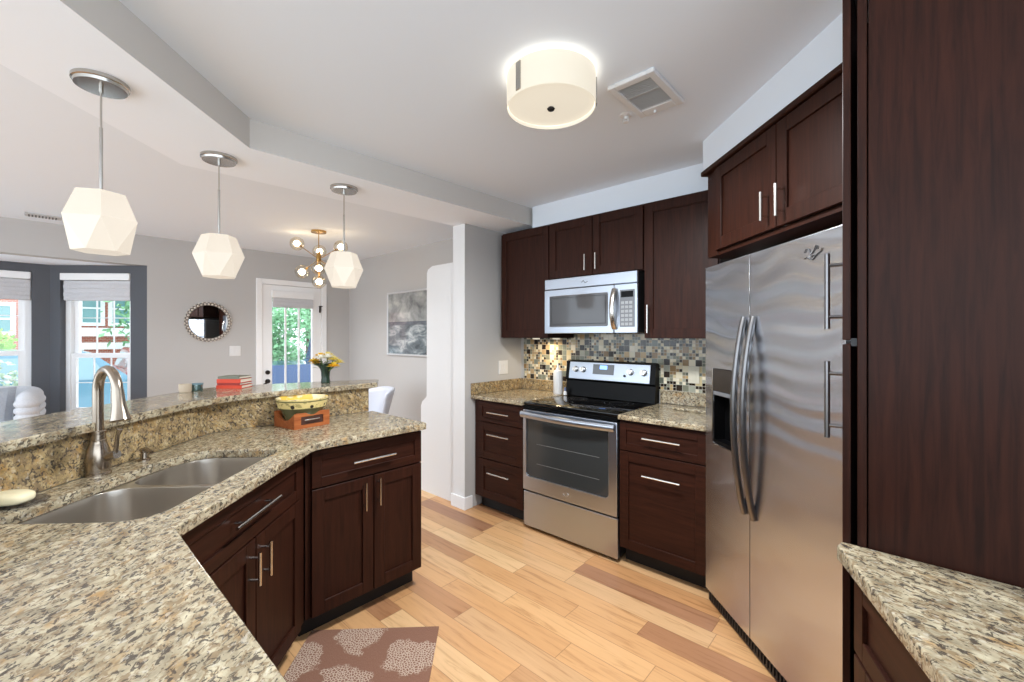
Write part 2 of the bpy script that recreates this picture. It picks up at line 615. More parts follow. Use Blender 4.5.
def fillet(pts, radii, seg=8):
    """round the corners of a closed polygon"""
    out = []
    n = len(pts)
    for i, p in enumerate(pts):
        r = radii[i] if isinstance(radii, (list, tuple)) else radii
        p = Vector(p)
        a = Vector(pts[i - 1]) - p
        b = Vector(pts[(i + 1) % n]) - p
        if r <= 0:
            out.append(tuple(p)); continue
        la, lb = a.length, b.length
        a.normalize(); b.normalize()
        ang = a.angle(b)
        d = min(r / math.tan(ang / 2), la * .49, lb * .49)
        rr = d * math.tan(ang / 2)
        cc = p + (a + b).normalized() * (rr / math.sin(ang / 2))
        s, e = p + a * d, p + b * d
        a0 = math.atan2(s.y - cc.y, s.x - cc.x)
        a1 = math.atan2(e.y - cc.y, e.x - cc.x)
        da = (a1 - a0 + math.pi) % (2 * math.pi) - math.pi
        for k in range(seg + 1):
            t = a0 + da * k / seg
            out.append((cc.x + rr * math.cos(t), cc.y + rr * math.sin(t)))
    return out


def fin(name, bm, mat, parent=None, smooth=True, loc=None, rot=None, kind=None, ang=32):
    me = bpy.data.meshes.new(name)
    bmesh.ops.recalc_face_normals(bm, faces=bm.faces)
    bm.to_mesh(me)
    bm.free()
    me.materials.append(mat)
    if smooth:
        me.polygons.foreach_set('use_smooth', [True] * len(me.polygons))
        me.set_sharp_from_angle(angle=R(ang))
    o = bpy.data.objects.new(name, me)
    COL.objects.link(o)
    if loc:
        o.location = loc
    if rot:
        o.rotation_euler = rot
    if parent:
        o.parent = parent
    if kind:
        o['kind'] = kind
    return o


def flat_slab(name, loops, z0, z1, mat, parent=None, bev=0.004, loc=None, rot=None):
    """a slab from 2-D outlines (first outer, then holes), via a filled curve"""
    cu = bpy.data.curves.new(name, 'CURVE')
    cu.dimensions = '2D'
    cu.fill_mode = 'BOTH'
    hgt = (z1 - z0) / 2
    cu.extrude = hgt - bev
    cu.bevel_depth = bev
    cu.bevel_resolution = 2
    for lp in loops:
        sp = cu.splines.new('POLY')
        sp.points.add(len(lp) - 1)
        for q, p in zip(sp.points, lp):
            q.co = (p[0], p[1], 0, 1)
        sp.use_cyclic_u = True
    cu.offset = -bev
    tmp = bpy.data.objects.new('tmp', cu)
    COL.objects.link(tmp)
    dg = bpy.context.evaluated_depsgraph_get()
    me = bpy.data.meshes.new_from_object(tmp.evaluated_get(dg))
    bpy.data.objects.remove(tmp)
    bpy.data.curves.remove(cu)
    me.name = name
    for v in me.vertices:
        v.co.z += (z0 + z1) / 2
    me.materials.clear()
    me.materials.append(mat)
    me.polygons.foreach_set('use_smooth', [True] * len(me.polygons))
    me.set_sharp_from_angle(angle=R(40))
    o = bpy.data.objects.new(name, me)
    COL.objects.link(o)
    if parent: o.parent = parent
    if loc: o.location = loc
    if rot: o.rotation_euler = rot
    return o


def tag(o, label, cat, group=None, kind=None):
    o['label'] = label
    o['category'] = cat
    if group: o['group'] = group
    if kind: o['kind'] = kind
    return o


def thing(name, label, cat, loc=(0, 0, 0), rz=0.0, group=None):
    o = bpy.data.objects.new(name, None)
    o.empty_display_size = 0.1
    COL.objects.link(o)
    o.location = loc
    o.rotation_euler = (0, 0, rz)
    return tag(o, label, cat, group)


def struct(name, bm, mat, parent=None, smooth=False, **kw):
    return fin(name, bm, mat, parent, smooth=smooth, kind='structure', **kw)


def children(o):
    return [c for c in bpy.data.objects if c.parent == o]


def copy_tree(o, parent=None):
    kids = children(o)
    c = o.copy()
    COL.objects.link(c)
    if parent: c.parent = parent
    for k in kids:
        copy_tree(k, c)
    return c


# ------------------------------------------------------------------ room shell
CZ = 2.44          # ceiling
BZ = 2.297         # underside of the bulkhead
XW = 3.01          # range wall
YB = 5.87          # back wall of the dining side
C45 = math.sqrt(0.5)

struct('floor', box(bm_new(), -3.2, 3.1, -1.9, 6.62, -0.06, 0.0), M['floor'])
struct('ceiling', box(bm_new(), -2.0, 3.1, -1.5, YB, CZ, CZ + 0.08), M['ceil'])

bm = bm_new()
box(bm, 0.787, 1.88, YB, YB + 0.14, 0, CZ)
box(bm, 1.88, 2.61, YB, YB + 0.14, 2.04, CZ)
box(bm, 2.61, 3.1, YB, YB + 0.14, 0, CZ)
box(bm, -1.85, 0.787, YB, YB + 0.14, 2.131, CZ)
box(bm, -3.2, -1.85, YB, YB + 0.14, 0, CZ)
struct('wall_back', bm, M['wall'])
struct('wall_right', box(bm_new(), XW, XW + 0.1, -0.6, YB, 0, CZ), M['wall'])
struct('wall_front', box(bm_new(), 1.0, XW, -0.62, -0.53, 0, CZ), M['wallw'])
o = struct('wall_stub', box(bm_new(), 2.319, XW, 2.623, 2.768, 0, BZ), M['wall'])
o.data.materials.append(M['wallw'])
for p in o.data.polygons:      # the narrow end is coloured paler to imitate window light on it
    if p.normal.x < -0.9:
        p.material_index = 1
bm = bm_new()
box(bm, 2.305, 2.319, 2.609, 2.782, 0, 0.10, 0.003)
box(bm, 2.319, 2.395, 2.609, 2.623, 0, 0.10, 0.003)
struct('baseboard_stub', bm, M['trim'])
struct('baseboard_right', box(bm_new(), XW - 0.014, XW, 3.4, YB, 0, 0.1), M['trim'])
struct('baseboard_back', box(bm_new(), 0.8, 1.80, YB - 0.014, YB, 0, 0.1), M['trim'])

# bulkhead that follows the peninsula
def bulk(off):
    """offset polyline: off = distance outward from the inner face"""
    c = -1.645 - off / C45
    y = 2.34 + off
    return c, y
ci, yi = bulk(0)
co_, yo = -2.31, 2.768
pts = [(-1.9, -1.9 - ci), (yi + ci, yi), (XW, yi - 0.075), (XW, yo - 0.05), (2.83 + co_, 2.83), (-1.9 - 0.2, -1.9 - 0.2 - co_)]
bm = prism(bm_new(), pts, BZ, CZ)
o = struct('ceiling_bulkhead', bm, M['ceil_lit'])  # its brighter underside is lamp light put into the paint
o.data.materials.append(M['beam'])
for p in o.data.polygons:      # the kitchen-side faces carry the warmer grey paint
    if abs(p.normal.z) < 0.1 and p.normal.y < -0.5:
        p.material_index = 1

# soffits above the wall cabinets
struct('ceiling_soffit_range', box(bm_new(), 2.72, XW, 0.0, 2.25, 2.264, CZ), M['ceil'])
ux, uy = -C45, -C45     # fridge face direction (local x)
vx, vy = C45, -C45      # fridge depth direction (local y)
FO = Vector((2.389, 0.789))
def fr(a, b):
    return (FO.x + ux * a + vx * b, FO.y + uy * a + vy * b)
struct('ceiling_soffit_fridge', prism(bm_new(), [fr(-0.035, 0.004), fr(1.02, 0.004), fr(1.02, 0.6), fr(-0.035, 0.6)], 2.264, CZ), M['ceil'])
struct('ceiling_soffit_pantry', box(bm_new(), 1.25, 1.64, -0.53, 0.10, 2.29, CZ), M['ceil'])

# mosaic backsplash on the range wall
o = struct('wall_tile_backsplash', box(bm_new(), XW - 0.008, XW - 0.0005, 0.60, 2.585, 1.0, 1.42), M['mosaic'])

# bay: charcoal walls with a window in the middle and one in the angled side
bz = 2.13
def bay_seg(name, p0, p1, openings, th=0.14):
    """wall from p0 to p1 (seen from inside, p0 on the left), openings = (a0,a1,z0,z1)"""
    p0, p1 = Vector(p0), Vector(p1)
    L = (p1 - p0).length
    ang = math.atan2(p1.y - p0.y, p1.x - p0.x)
    bm = bm_new()
    xs = 0.0
    for a0, a1, z0, z1 in openings:
        box(bm, xs, a0, 0, th, 0, bz)
        box(bm, a0, a1, 0, th, 0, z0)
        box(bm, a0, a1, 0, th, z1, bz)
        xs = a1
    box(bm, xs, L, 0, th, 0, bz)
    return struct(name, bm, M['dark'], loc=(p0.x, p0.y, 0), rot=(0, 0, ang)), ang
bay_seg('wall_bay', (-1.17, 6.553), (0.104, 6.553), [(0.18, 1.145, 0.62, 2.045)])
bay_seg('wall_bay_angled', (0.104, 6.553), (0.787, 5.87), [(0.10, 0.80, 0.55, 2.05)])
bay_seg('wall_bay_side', (-1.853, 5.87), (-1.17, 6.553), [])
struct('ceiling_bay', prism(bm_new(), [(-2.0, 6.0105), (0.95, 6.0105), (0.2, 6.75), (-1.25, 6.75)], bz, bz + 0.06), M['ceil_lit'])  # whitened in colour to stand for window light


def window(name, p0, ang, a0, a1, z0, z1, rec=0.05, blind_h=0.2, blind_label=''):
    """double-hung sash window in a wall opening; local x along the wall, y outward"""
    root = bpy.data.objects.new(name, None)
    COL.objects.link(root)
    root.location = (p0[0], p0[1], 0)
    root.rotation_euler = (0, 0, ang)
    root['kind'] = 'structure'
    f = bm_new()
    w_ = 0.045
    box(f, a0, a0 + w_, rec, 0.139, z0, z1); box(f, a1 - w_, a1, rec, 0.139, z0, z1)
    box(f, a0 + w_, a1 - w_, rec, 0.139, z1 - w_, z1); box(f, a0 + w_, a1 - w_, rec - 0.03, 0.139, z0, z0 + w_)
    fin('window_frame', f, M['trim'], root, smooth=False)
    zm = (z0 + z1) / 2 - 0.11
    for (s0, s1, yy) in ((zm - 0.02, z1 - w_, rec + 0.045), (z0 + w_, zm + 0.02, rec + 0.012)):
        sash = bm_new()
        s = 0.045
        box(sash, a0 + w_, a0 + w_ + s, yy, yy + 0.03, s0, s1); box(sash, a1 - w_ - s, a1 - w_, yy, yy + 0.03, s0, s1)
        box(sash, a0 + w_ + s, a1 - w_ - s, yy, yy + 0.03, s0, s0 + s); box(sash, a0 + w_ + s, a1 - w_ - s, yy, yy + 0.03, s1 - s, s1)
        x0, x1 = a0 + w_ + s, a1 - w_ - s
        for k in (1, 2):
            x = x0 + (x1 - x0) * k / 3
            box(sash, x - 0.004, x + 0.004, yy + 0.008, yy + 0.022, s0 + s, s1 - s)
        z = (s0 + s1) / 2
        box(sash, x0, x1, yy + 0.008, yy + 0.022, z - 0.004, z + 0.004)
        so = fin('sash', sash, M['trim'], root, smooth=False)
        fin('pane', box(bm_new(), x0, x1, yy + 0.013, yy + 0.017, s0 + s, s1 - s), M['glass'], so, smooth=False)
    # folded fabric shade under a white head rail
    if blind_label:
        b = thing('window_shade', blind_label, 'window shade', (p0[0], p0[1], 0), ang, 'folded fabric shades in the bay')
        fin('head_rail', box(bm_new(), a0 + 0.004, a1 - 0.004, -0.012, rec - 0.002, z1 - 0.075, z1 - 0.004, 0.004), M['trim'], b)
        fb = bm_new()
        n = 5
        for k in range(n):
            zt = z1 - 0.08 - k * (blind_h / n)
            d = 0.004 * (k % 2)
            box(fb, a0 + 0.03, a1 - 0.005, 0.0 - d, rec - 0.006, zt - blind_h / n - 0.006, zt, 0.008, 2)
        fin('folded_fabric', fb, M['blind'], b)
    return root


window('window_1', (-1.17, 6.553), 0.0, 0.18, 1.145, 0.62, 2.045,
       blind_label='pale grey folded fabric shade over the bay window at far left')
window('window_2', (0.104, 6.553), R(-45), 0.10, 0.80, 0.55, 2.05, rec=0.06,
       blind_label='pale grey folded fabric shade over the angled bay window nearer the mirror')

# glazed entry door in the back wall
d1 = bpy.data.objects.new('door_1', None)
COL.objects.link(d1)
d1.location = (1.88, YB, 0)
d1['kind'] = 'structure'
f = bm_new()
box(f, -0.067, 0.0, -0.018, 0.10, 0, 2.105, 0.004); box(f, 0.73, 0.797, -0.018, 0.10, 0, 2.105, 0.004)
box(f, 0.0, 0.73, -0.018, 0.10, 2.04, 2.105, 0.004)
fin('door_frame', f, M['trim'], d1)
f = bm_new()
gx0, gx1, gz0, gz1 = 0.115, 0.70 - 0.09, 0.30, 1.93
box(f, 0.004, gx0, 0.0, 0.045, 0.01, 2.036); box(f, gx1, 0.726, 0.0, 0.045, 0.01, 2.036)
box(f, gx0, gx1, 0.0, 0.045, 0.01, gz0); box(f, gx0, gx1, 0.0, 0.045, gz1, 2.036)
for k in (1, 2):
    x = gx0 + (gx1 - gx0) * k / 3
    box(f, x - 0.009, x + 0.009, 0.012, 0.034, gz0, gz1)
leaf = fin('door_leaf', f, M['trim'], d1, smooth=False)
fin('pane', box(bm_new(), gx0, gx1, 0.020, 0.025, gz0, gz1), M['glass'], leaf, smooth=False)
kb = bm_new()
tube(kb, [(0.06, 0.0, 0.835), (0.06, -0.02, 0.835)], 0.028, 16)
tube(kb, [(0.06, -0.02, 0.835), (0.06, -0.05, 0.835)], 0.012, 12)
tube(kb, [(0.06, -0.05, 0.835), (0.03, -0.055, 0.815), (0.0, -0.05, 0.80)], 0.011, 10)
fin('door_handle', kb, M['bronze'], leaf)
fin('deadbolt', tube(bm_new(), [(0.06, 0.0, 0.945), (0.06, -0.022, 0.945)], 0.026, 16), M['bronze'], leaf)
kb = bm_new()
box(kb, 0.70, 0.712, -0.03, 0.0, 1.71, 1.80, 0.003); box(kb, 0.69, 0.74, -0.024, -0.012, 1.79, 1.802, 0.003)
fin('flip_latch', kb, M['bronze'], leaf)
b = thing('door_shade', 'small white pleated shade raised at the top of the glazed door', 'window shade', (1.88, YB, 0))
fin('head_rail', box(bm_new(), gx0 - 0.01, gx1 + 0.01, -0.035, -0.002, 1.88, 1.965, 0.004), M['trim'], b)
fb = bm_new()
for k in range(5):
    box(fb, gx0, gx1, -0.032 + 0.003 * (k % 2), -0.004, 1.86 - 0.02 * k - 0.022, 1.878 - 0.02 * k, 0.004)
fin('pleats', fb, M['blind'], b)

# knee wall carrying the raised bar
def pen(off, xr):
    """three-piece polyline of the peninsula at a distance outward of the splash face"""
    x, c, y = -0.42 - off, -1.955 - off / C45, 2.535 + off
    return [(x, -0.9), (x, x - c), (y + c, y), (xr, y)]
def pen_poly(o0, o1, xr, xr2=None):
    return pen(o0, xr) + pen(o1, xr2 or xr)[::-1]
struct('wall_peninsula', prism(bm_new(), pen_poly(0.022, 0.13, 1.43), 0.0, 1.0645), M['wall'])


# ------------------------------------------------------------------ cabinet builder
def handle(bm, axis, fixed, a0, a1, y, out=0.033, r=0.006):
    """bar pull; axis 'v' (fixed x, a = z range) or 'h' (fixed z, a = x range)"""
    P = (lambda a, yy: (fixed, yy, a)) if axis == 'v' else (lambda a, yy: (a, yy, fixed))
    tube(bm, [P(a0, y - out), P(a1, y - out)], r, 10)
    d = (a1 - a0) * 0.16
    for a in (a0 + d, a1 - d):
        tube(bm, [P(a, y), P(a, y - out)], r * 0.75, 8)
    return bm


def shaker(parent, name, x0, x1, z0, z1, y1, h=None, fr_w=0.058, th=0.02, mat=None, mh=None):
    """shaker front whose back is at y1; local -y is the room side"""
    mat = mat or M['wood']
    y0 = y1 - th
    bm = bm_new()
    b = 0.0012
    if (z1 - z0) < 0.2:
        fr_w = min(fr_w, (z1 - z0) * 0.26)
    box(bm, x0, x0 + fr_w, y0, y1, z0, z1, b); box(bm, x1 - fr_w, x1, y0, y1, z0, z1, b)
    box(bm, x0 + fr_w, x1 - fr_w, y0, y1, z0, z0 + fr_w, b); box(bm, x0 + fr_w, x1 - fr_w, y0, y1, z1 - fr_w, z1, b)
    box(bm, x0 + fr_w - 0.002, x1 - fr_w + 0.002, y0 + 0.009, y1 - 0.002, z0 + fr_w - 0.002, z1 - fr_w + 0.002)
    o = fin(name, bm, mat, parent)
    if h:
        hb = bm_new()
        handle(hb, h[0], h[1], h[2], h[3], y0)
        fin('handle', hb, mh or M['chrome'], o)
    return o


def cabinet(name, label, loc, rz, W, D, z0, z1, fronts, kick=0.0, gap=0.0, group=None, cat='cabinet', left_panel=True):
    t = thing(name, label, cat, (loc[0], loc[1], 0), rz, group)
    bm = bm_new()
    T = 0.018
    zb = z0
    box(bm, 0, T, 0, D, zb, z1); box(bm, W - T, W, 0, D, zb, z1)
    box(bm, T, W - T, D - T, D, zb, z1)
    box(bm, T, W - T, 0, D - T, zb, zb + T)
    # face frame
    box(bm, T, W - T, 0, T, z1 - 0.03, z1); box(bm, T, 0.035, 0, T, zb + T, z1 - 0.03); box(bm, W - 0.035, W - T, 0, T, zb + T, z1 - 0.03)
    fin('carcass', bm, M['wood'], t, smooth=False)
    # dark inner board behind the gaps between the fronts
    fin('inner_face', box(bm_new(), T, W - T, T + 0.001, T + 0.006, zb + T, z1 - 0.03), M['woodin'], t, smooth=False)
    if kick:
        fin('toe_kick', box(bm_new(), 0.0, W, 0.07, 0.085, 0.0, zb), M['kick'], t, smooth=False)
    for f in fronts:
        kind, a0, a1, b0, b1 = f[:5]
        h = f[5] if len(f) > 5 else None
        if kind == 'filler':
            fin('filler', box(bm_new(), a0, a1, -0.004, 0.0, b0, b1, 0.001), M['wood'], t)
        else:
            shaker(t, kind, a0, a1, b0, b1, -gap, h, mat=M['woodh'] if kind == 'drawer' else M['wood'])
    return t


# --- range wall: base units (local x runs toward the camera side, i.e. -Y)
XB = 2.42
cabinet('base_cabinet', 'dark wood base cabinet with three drawers between the grey wall and the range',
        (XB, 2.60), R(-90), 0.527, 0.585, 0.105, 0.884,
        [('filler', 0.0, 0.05, 0.105, 0.884),
         ('drawer', 0.052, 0.522, 0.716, 0.872, ('h', 0.797, 0.18, 0.41)),
         ('drawer', 0.052, 0.522, 0.425, 0.710, ('h', 0.626, 0.18, 0.41)),
         ('drawer', 0.052, 0.522, 0.118, 0.419, ('h', 0.326, 0.18, 0.41))], kick=1, group='base cabinets on the range wall')
cabinet('base_cabinet', 'reddish dark wood base cabinet with two drawers between the range and the refrigerator',
        (XB, 1.302), R(-90), 0.52, 0.585, 0.105, 0.884,
        [('drawer', 0.006, 0.514, 0.704, 0.872, ('h', 0.797, 0.165, 0.385)),
         ('drawer', 0.006, 0.514, 0.112, 0.697, ('h', 0.580, 0.165, 0.385))], kick=1, group='base cabinets on the range wall')


def granite_top(name, label, pts, z0, z1, hole=None, mat='granite'):
    root = thing(name, label, 'worktop', (pts[0][0], pts[0][1], 0))
    sh = lambda L: [(p[0] - pts[0][0], p[1] - pts[0][1]) for p in L]
    flat_slab('slab', [sh(pts)] + ([sh(hole)] if hole else []), z0, z1, M[mat], root)
    return root


t = granite_top('worktop', 'short granite worktop left of the range with a low granite upstand',
                [(2.38, 2.615), (2.38, 2.071), (2.99, 2.071), (2.99, 2.60), (2.99, 2.615)], 0.887, 0.917)
bm = bm_new()
box(bm, 0.61, 0.628, -0.544, 0.0, 0.9175, 1.01, 0.003)
box(bm, -0.0, 0.609, -0.012, 0.006, 0.9175, 1.01, 0.003)
fin('upstand', bm, M['granite2'], t)
t = granite_top('worktop', 'short granite worktop between the range and the refrigerator',
                [(2.38, 1.298), (2.38, 0.795), (2.99, 0.40), (2.99, 1.298)], 0.887, 0.917)
fin('upstand', box(bm_new(), 0.61, 0.628, -0.898, 0.0, 0.9175, 1.01, 0.003), M['granite'], t)

# --- range wall: wall units
XU = 2.68
wc = cabinet('wall_cabinet', 'tall dark wood wall cabinet in the corner left of the microwave',
        (XU, 2.546), R(-90), 0.506, 0.328, 1.378, 2.258,
        [('door', 0.003, 0.502, 1.381, 2.246)], group='wall cabinets on the range wall')
cabinet('wall_cabinet', 'short dark wood two door cabinet directly above the microwave',
        (XU, 2.038), R(-90), 0.772, 0.328, 1.825, 2.258,
        [('door', 0.005, 0.383, 1.83, 2.246, ('v', 0.342, 1.862, 1.975)),
         ('door', 0.389, 0.767, 1.83, 2.246, ('v', 0.430, 1.862, 1.975))], group='wall cabinets on the range wall')
cabinet('wall_cabinet', 'tall dark wood wall cabinet between the microwave and the refrigerator',
        (XU, 1.264), R(-90), 0.46, 0.328, 1.378, 2.258,
        [('door', 0.005, 0.455, 1.381, 2.246, ('v', 0.038, 1.412, 1.592))], group='wall cabinets on the range wall')
fin('puck_light', lathe(bm_new(), [(0, 1.3775), (0.032, 1.3775), (0.030, 1.366), (0, 1.3655)], 24, (0.23, 0.17, 0), cap=False), M['drum'], wc)
fin('puck_light', lathe(bm_new(), [(0, 1.3775), (0.032, 1.3775), (0.030, 1.366), (0, 1.3655)], 24, (0.40, 0.22, 0), cap=False), M['drum'], wc)
UNDER = wc

# --- cabinet over the fridge
FA = R(225)
t = cabinet('fridge_top_cabinet', 'dark wood two door cabinet above the refrigerator', fr(0.018, 0.008), FA, 0.972, 0.5, 1.80, 2.235,
            [('filler', 0.0, 0.098, 1.80, 2.235),
             ('door', 0.101, 0.567, 1.822, 2.230, ('v', 0.524, 1.857, 1.974)),
             ('door', 0.573, 0.962, 1.822, 2.230, ('v', 0.617, 1.852, 1.976))])
fin('crown', box(bm_new(), -0.028, 0.972, -0.03, 0.02, 2.236, 2.262, 0.004), M['wood'], t)
# --- pantry: doors face the range, its plain side faces the camera
t = thing('pantry_cabinet', 'floor to ceiling dark wood pantry cabinet with a plain side panel at right', 'cabinet', (1.63, 0.084, 0), R(180))
PW = 1.63 - 1.266
bm = bm_new()
box(bm, 0.0, PW - 0.001, 0.02, 0.61, 0.10, 2.285)
fin('carcass', bm, M['wood'], t, smooth=False)
bm = bm_new()
box(bm, PW - 0.03, PW + 0.003, 0.0, 0.017, 0.10, 2.285, 0.0015); box(bm, 0.0, 0.03, 0.0, 0.019, 0.10, 2.285)
fin('face_frame', bm, M['wood'], t)
fin('toe_kick', box(bm_new(), 0.0, PW - 0.002, 0.08, 0.6, 0.0, 0.0995), M['kick'], t, smooth=False)
hx = 1.63 - 1.302
shaker(t, 'door', 0.004, PW + 0.002, 1.382, 2.28, -0.012, ('v', hx, 1.408, 1.592), th=0.015, mh=M['dsteel'])
shaker(t, 'door', 0.004, PW + 0.002, 0.112, 1.372, -0.012, ('v', hx, 1.144, 1.330), th=0.015, mh=M['dsteel'])
bm = bm_new()
box(bm, PW - 0.05, PW - 0.002, -0.0115, -0.0005, 1.368, 1.386)
fin('hinge', bm, M['blackm'], t)

# --- small angled worktop in the right foreground and the unit below it
RA = R(202.5)
r0 = Vector((1.225, 0.116))
dx, dy = math.cos(RA), math.sin(RA)
e = (r0.x + dx * 0.95, r0.y + dy * 0.95)
t = granite_top('worktop', 'tapering granite worktop against the plain pantry side in the right foreground',
                [(1.262, 0.112), (1.232, 0.118), (r0.x - 0.012, r0.y - 0.008), e, (e[0], -0.525), (1.262, -0.525)], 0.880, 0.914, None, 'granite3')
cx0 = (r0.x + 0.012 + dx * 0.056, r0.y - 0.042 + dy * 0.056)
cabinet('base_cabinet', 'dark wood base cabinet under the tapering worktop in the right foreground', cx0, RA, 0.84, 0.14, 0.105, 0.878,
        [('filler', -0.054, 0.0, 0.105, 0.878), ('drawer', -0.04, 0.50, 0.70, 0.866, None), ('door', -0.04, 0.50, 0.112, 0.692, None),
         ('drawer', 0.506, 0.83, 0.70, 0.866, None), ('door', 0.506, 0.83, 0.112, 0.692, None)], kick=1)

# --- peninsula units
cabinet('base_cabinet', 'dark wood two door base cabinet at the open end of the peninsula', (0.822, 2.012), 0.0, 0.624, 0.50, 0.105, 0.879,
        [('drawer', 0.022, 0.620, 0.698, 0.866, ('h', 0.783, 0.206, 0.437)),
         ('door', 0.022, 0.328, 0.112, 0.690, ('v', 0.271, 0.535, 0.672)),
         ('door', 0.334, 0.620, 0.112, 0.690, ('v', 0.348, 0.542, 0.678))], kick=1, group='base cabinets of the peninsula')
so = (0.196 - 0.014, 1.366 + 0.014)
cabinet('sink_cabinet', 'dark wood angled base cabinet with a drawer front and two doors below the sink', so, R(45), 0.886, 0.50, 0.105, 0.879,
        [('filler', 0.828, 0.886, 0.105, 0.879),
         ('drawer', 0.02, 0.824, 0.690, 0.862, ('h', 0.788, 0.291, 0.573)),
         ('door', 0.02, 0.460, 0.112, 0.683, ('v', 0.425, 0.535, 0.648)),
         ('door', 0.466, 0.824, 0.112, 0.683, ('v', 0.499, 0.530, 0.653))], kick=1, group='base cabinets of the peninsula')
cabinet('base_cabinet', 'dark wood base cabinet below the foreground worktop left of the camera', (0.182, -0.75), R(90), 2.05, 0.56, 0.105, 0.879,
        [('door', 0.02, 0.68, 0.112, 0.69), ('door', 0.686, 1.34, 0.112, 0.69), ('door', 1.346, 2.03, 0.112, 0.69),
         ('drawer', 0.02, 0.68, 0.698, 0.866), ('drawer', 0.686, 1.34, 0.698, 0.866), ('drawer', 1.346, 2.03, 0.698, 0.866)], kick=1,
        group='base cabinets of the peninsula')

# worktop with the sink cut-out
def dg(a, b):      # diagonal frame: a along the sink front, b away from it
    return ((a - b) * C45, (a + b) * C45)
outer = [(0.235, -0.85), (0.235, 0.235 + 1.115), (0.838, 1.953), (1.457, 1.953)] + [(1.457, 2.533)] + \
        [(2.533 - 1.953, 2.533), (-0.418, -0.418 + 1.953), (-0.418, -0.85)]
outer = fillet(outer, [0, 0.012, 0.10, 0.02, 0.01, 0, 0, 0], 6)
hole = fillet([dg(1.162, 0.888), dg(1.872, 0.888), dg(1.878, 1.205), dg(1.70, 1.262), dg(1.162, 1.288)], [0.09, 0.035, 0.10, 0.25, 0.06], 8)
granite_top('worktop', 'large granite worktop of the peninsula with the sink cut into it', outer, 0.880, 0.914, hole)

# granite splash and raised bar
tag(fin('granite_splash', prism(bm_new(), pen_poly(0.0005, 0.0205, 1.43), 0.9145, 1.064), M['granite2']),
    'upright granite splash between the sink worktop and the raised bar', 'backsplash')
barpts = [(-0.39, -0.9), (-0.39, -0.39 + 1.912), (0.593, 2.505), (1.475, 2.505), (1.60, 2.70), (1.28, 2.83), (0.95, 2.93), (0.64, 2.98),
          (-0.42 - 0.33, -0.75 + 2.44), (-0.75, -0.9)]
barpts = fillet(barpts, [0, 0.1, 0.55, 0.02, 0.03, 0.1, 0.1, 0.2, 0.1, 0], 8)
bt = thing('bar_top', 'raised polished granite bar top above the sink splash', 'bar counter', (0.593, 2.505, 0))
flat_slab('slab', [[(p[0] - 0.593, p[1] - 2.505) for p in barpts]], 1.065, 1.096, M['granite'], bt)

# ------------------------------------------------------------------ sink, faucet and what stands around it
sk = thing('sink', 'undermount double bowl stainless steel sink', 'sink', (0, 0, 0), R(45))
def bowl_mesh(loop, z_top, depth):
    cx = sum(p[0] for p in loop) / len(loop); cy = sum(p[1] for p in loop) / len(loop)
    bm = bm_new()
    rings = []
    for s, z in ((1.0, z_top), (0.985, z_top - 0.02), (0.95, z_top - depth + 0.05), (0.91, z_top - depth + 0.015), (0.82, z_top - depth), (0.12, z_top - depth - 0.006)):
        rings.append([bm.verts.new((cx + (p[0] - cx) * s, cy + (p[1] - cy) * s, z)) for p in loop])
    n = len(loop)
    for i in range(len(rings) - 1):
        for k in range(n):
            bm.faces.new((rings[i][k], rings[i][(k + 1) % n], rings[i + 1][(k + 1) % n], rings[i + 1][k]))
    bm.faces.new(rings[-1])
    return bm, (cx, cy)
dv = 1.535
b1 = fillet([(1.158, 0.884), (dv - 0.012, 0.884), (dv - 0.012, 1.275), (1.158, 1.286)], [0.09, 0.05, 0.09, 0.06], 8)
b2 = fillet([(dv + 0.012, 0.884), (1.874, 0.884), (1.878, 1.205), (1.72, 1.255), (dv + 0.012, 1.268)], [0.05, 0.04, 0.10, 0.2, 0.09], 8)
for lp in (b1, b2):
    bm, cc = bowl_mesh(lp, 0.8785, 0.19)
    bo = fin('basin', bm, M['sink'], sk)
    dr = bm_new()
    lathe(dr, [(0.0, 0.004), (0.02, 0.003), (0.038, 0.006), (0.042, 0.001)], 24, (cc[0], cc[1], 0.8785 - 0.19 - 0.004), cap=False)
    fin('drain', dr, M['chrome'], bo)
flat_slab('rim', [[(1.135, 0.862), (1.9, 0.862), (1.9, 1.305), (1.135, 1.305)], b1[::-1], b2[::-1]], 0.8745, 0.8795, M['sink'], sk, bev=0.001)

fx, fy = 0.146, 2.062
fc = thing('faucet', 'brushed nickel gooseneck kitchen faucet behind the sink', 'faucet', (fx, fy, 0.914), R(-47.7))
# local x = picture right, local -y = toward the camera
bm = bm_new()
lathe(bm, [(0.0, 0.0), (0.036, 0.0), (0.036, 0.006), (0.032, 0.010), (0.034, 0.03), (0.035, 0.055), (0.031, 0.085), (0.024, 0.108), (0.0225, 0.112),
           (0.0225, 0.12), (0.021, 0.122), (0.0205, 0.140), (0.022, 0.142), (0.022, 0.150), (0.019, 0.153), (0.0, 0.153)], 28, cap=False)
fin('base', bm, M['nickel'], fc)
vx_, vy_ = 0.883, -0.469
pts = [(0, 0, 0.15), (0, 0, 0.25)]
rad = 0.074
hd = Vector((vx_, vy_, 0)).normalized()
for k in range(0, 13):
    a = math.pi * (1 - k / 12 * 0.97)
    q = hd * (rad + rad * math.cos(a))
    pts.append((q.x, q.y, 0.29 + rad * math.sin(a)))
fin('neck', tube(bm_new(), pts, 0.0152, 16), M['nickel'], fc)
p_end = Vector(pts[-1])
dd = (p_end - Vector(pts[-2])).normalized()
bm = bm_new()
tube(bm, [p_end - dd * 0.002, p_end + dd * 0.012, p_end + dd * 0.05, p_end + dd * 0.088, p_end + dd * 0.096, p_end + dd * 0.1], [0.0162, 0.0168, 0.0182, 0.0255, 0.0275, 0.0245], 20)
fin('spray_head', bm, M['nickel'], fc)
bm = bm_new()
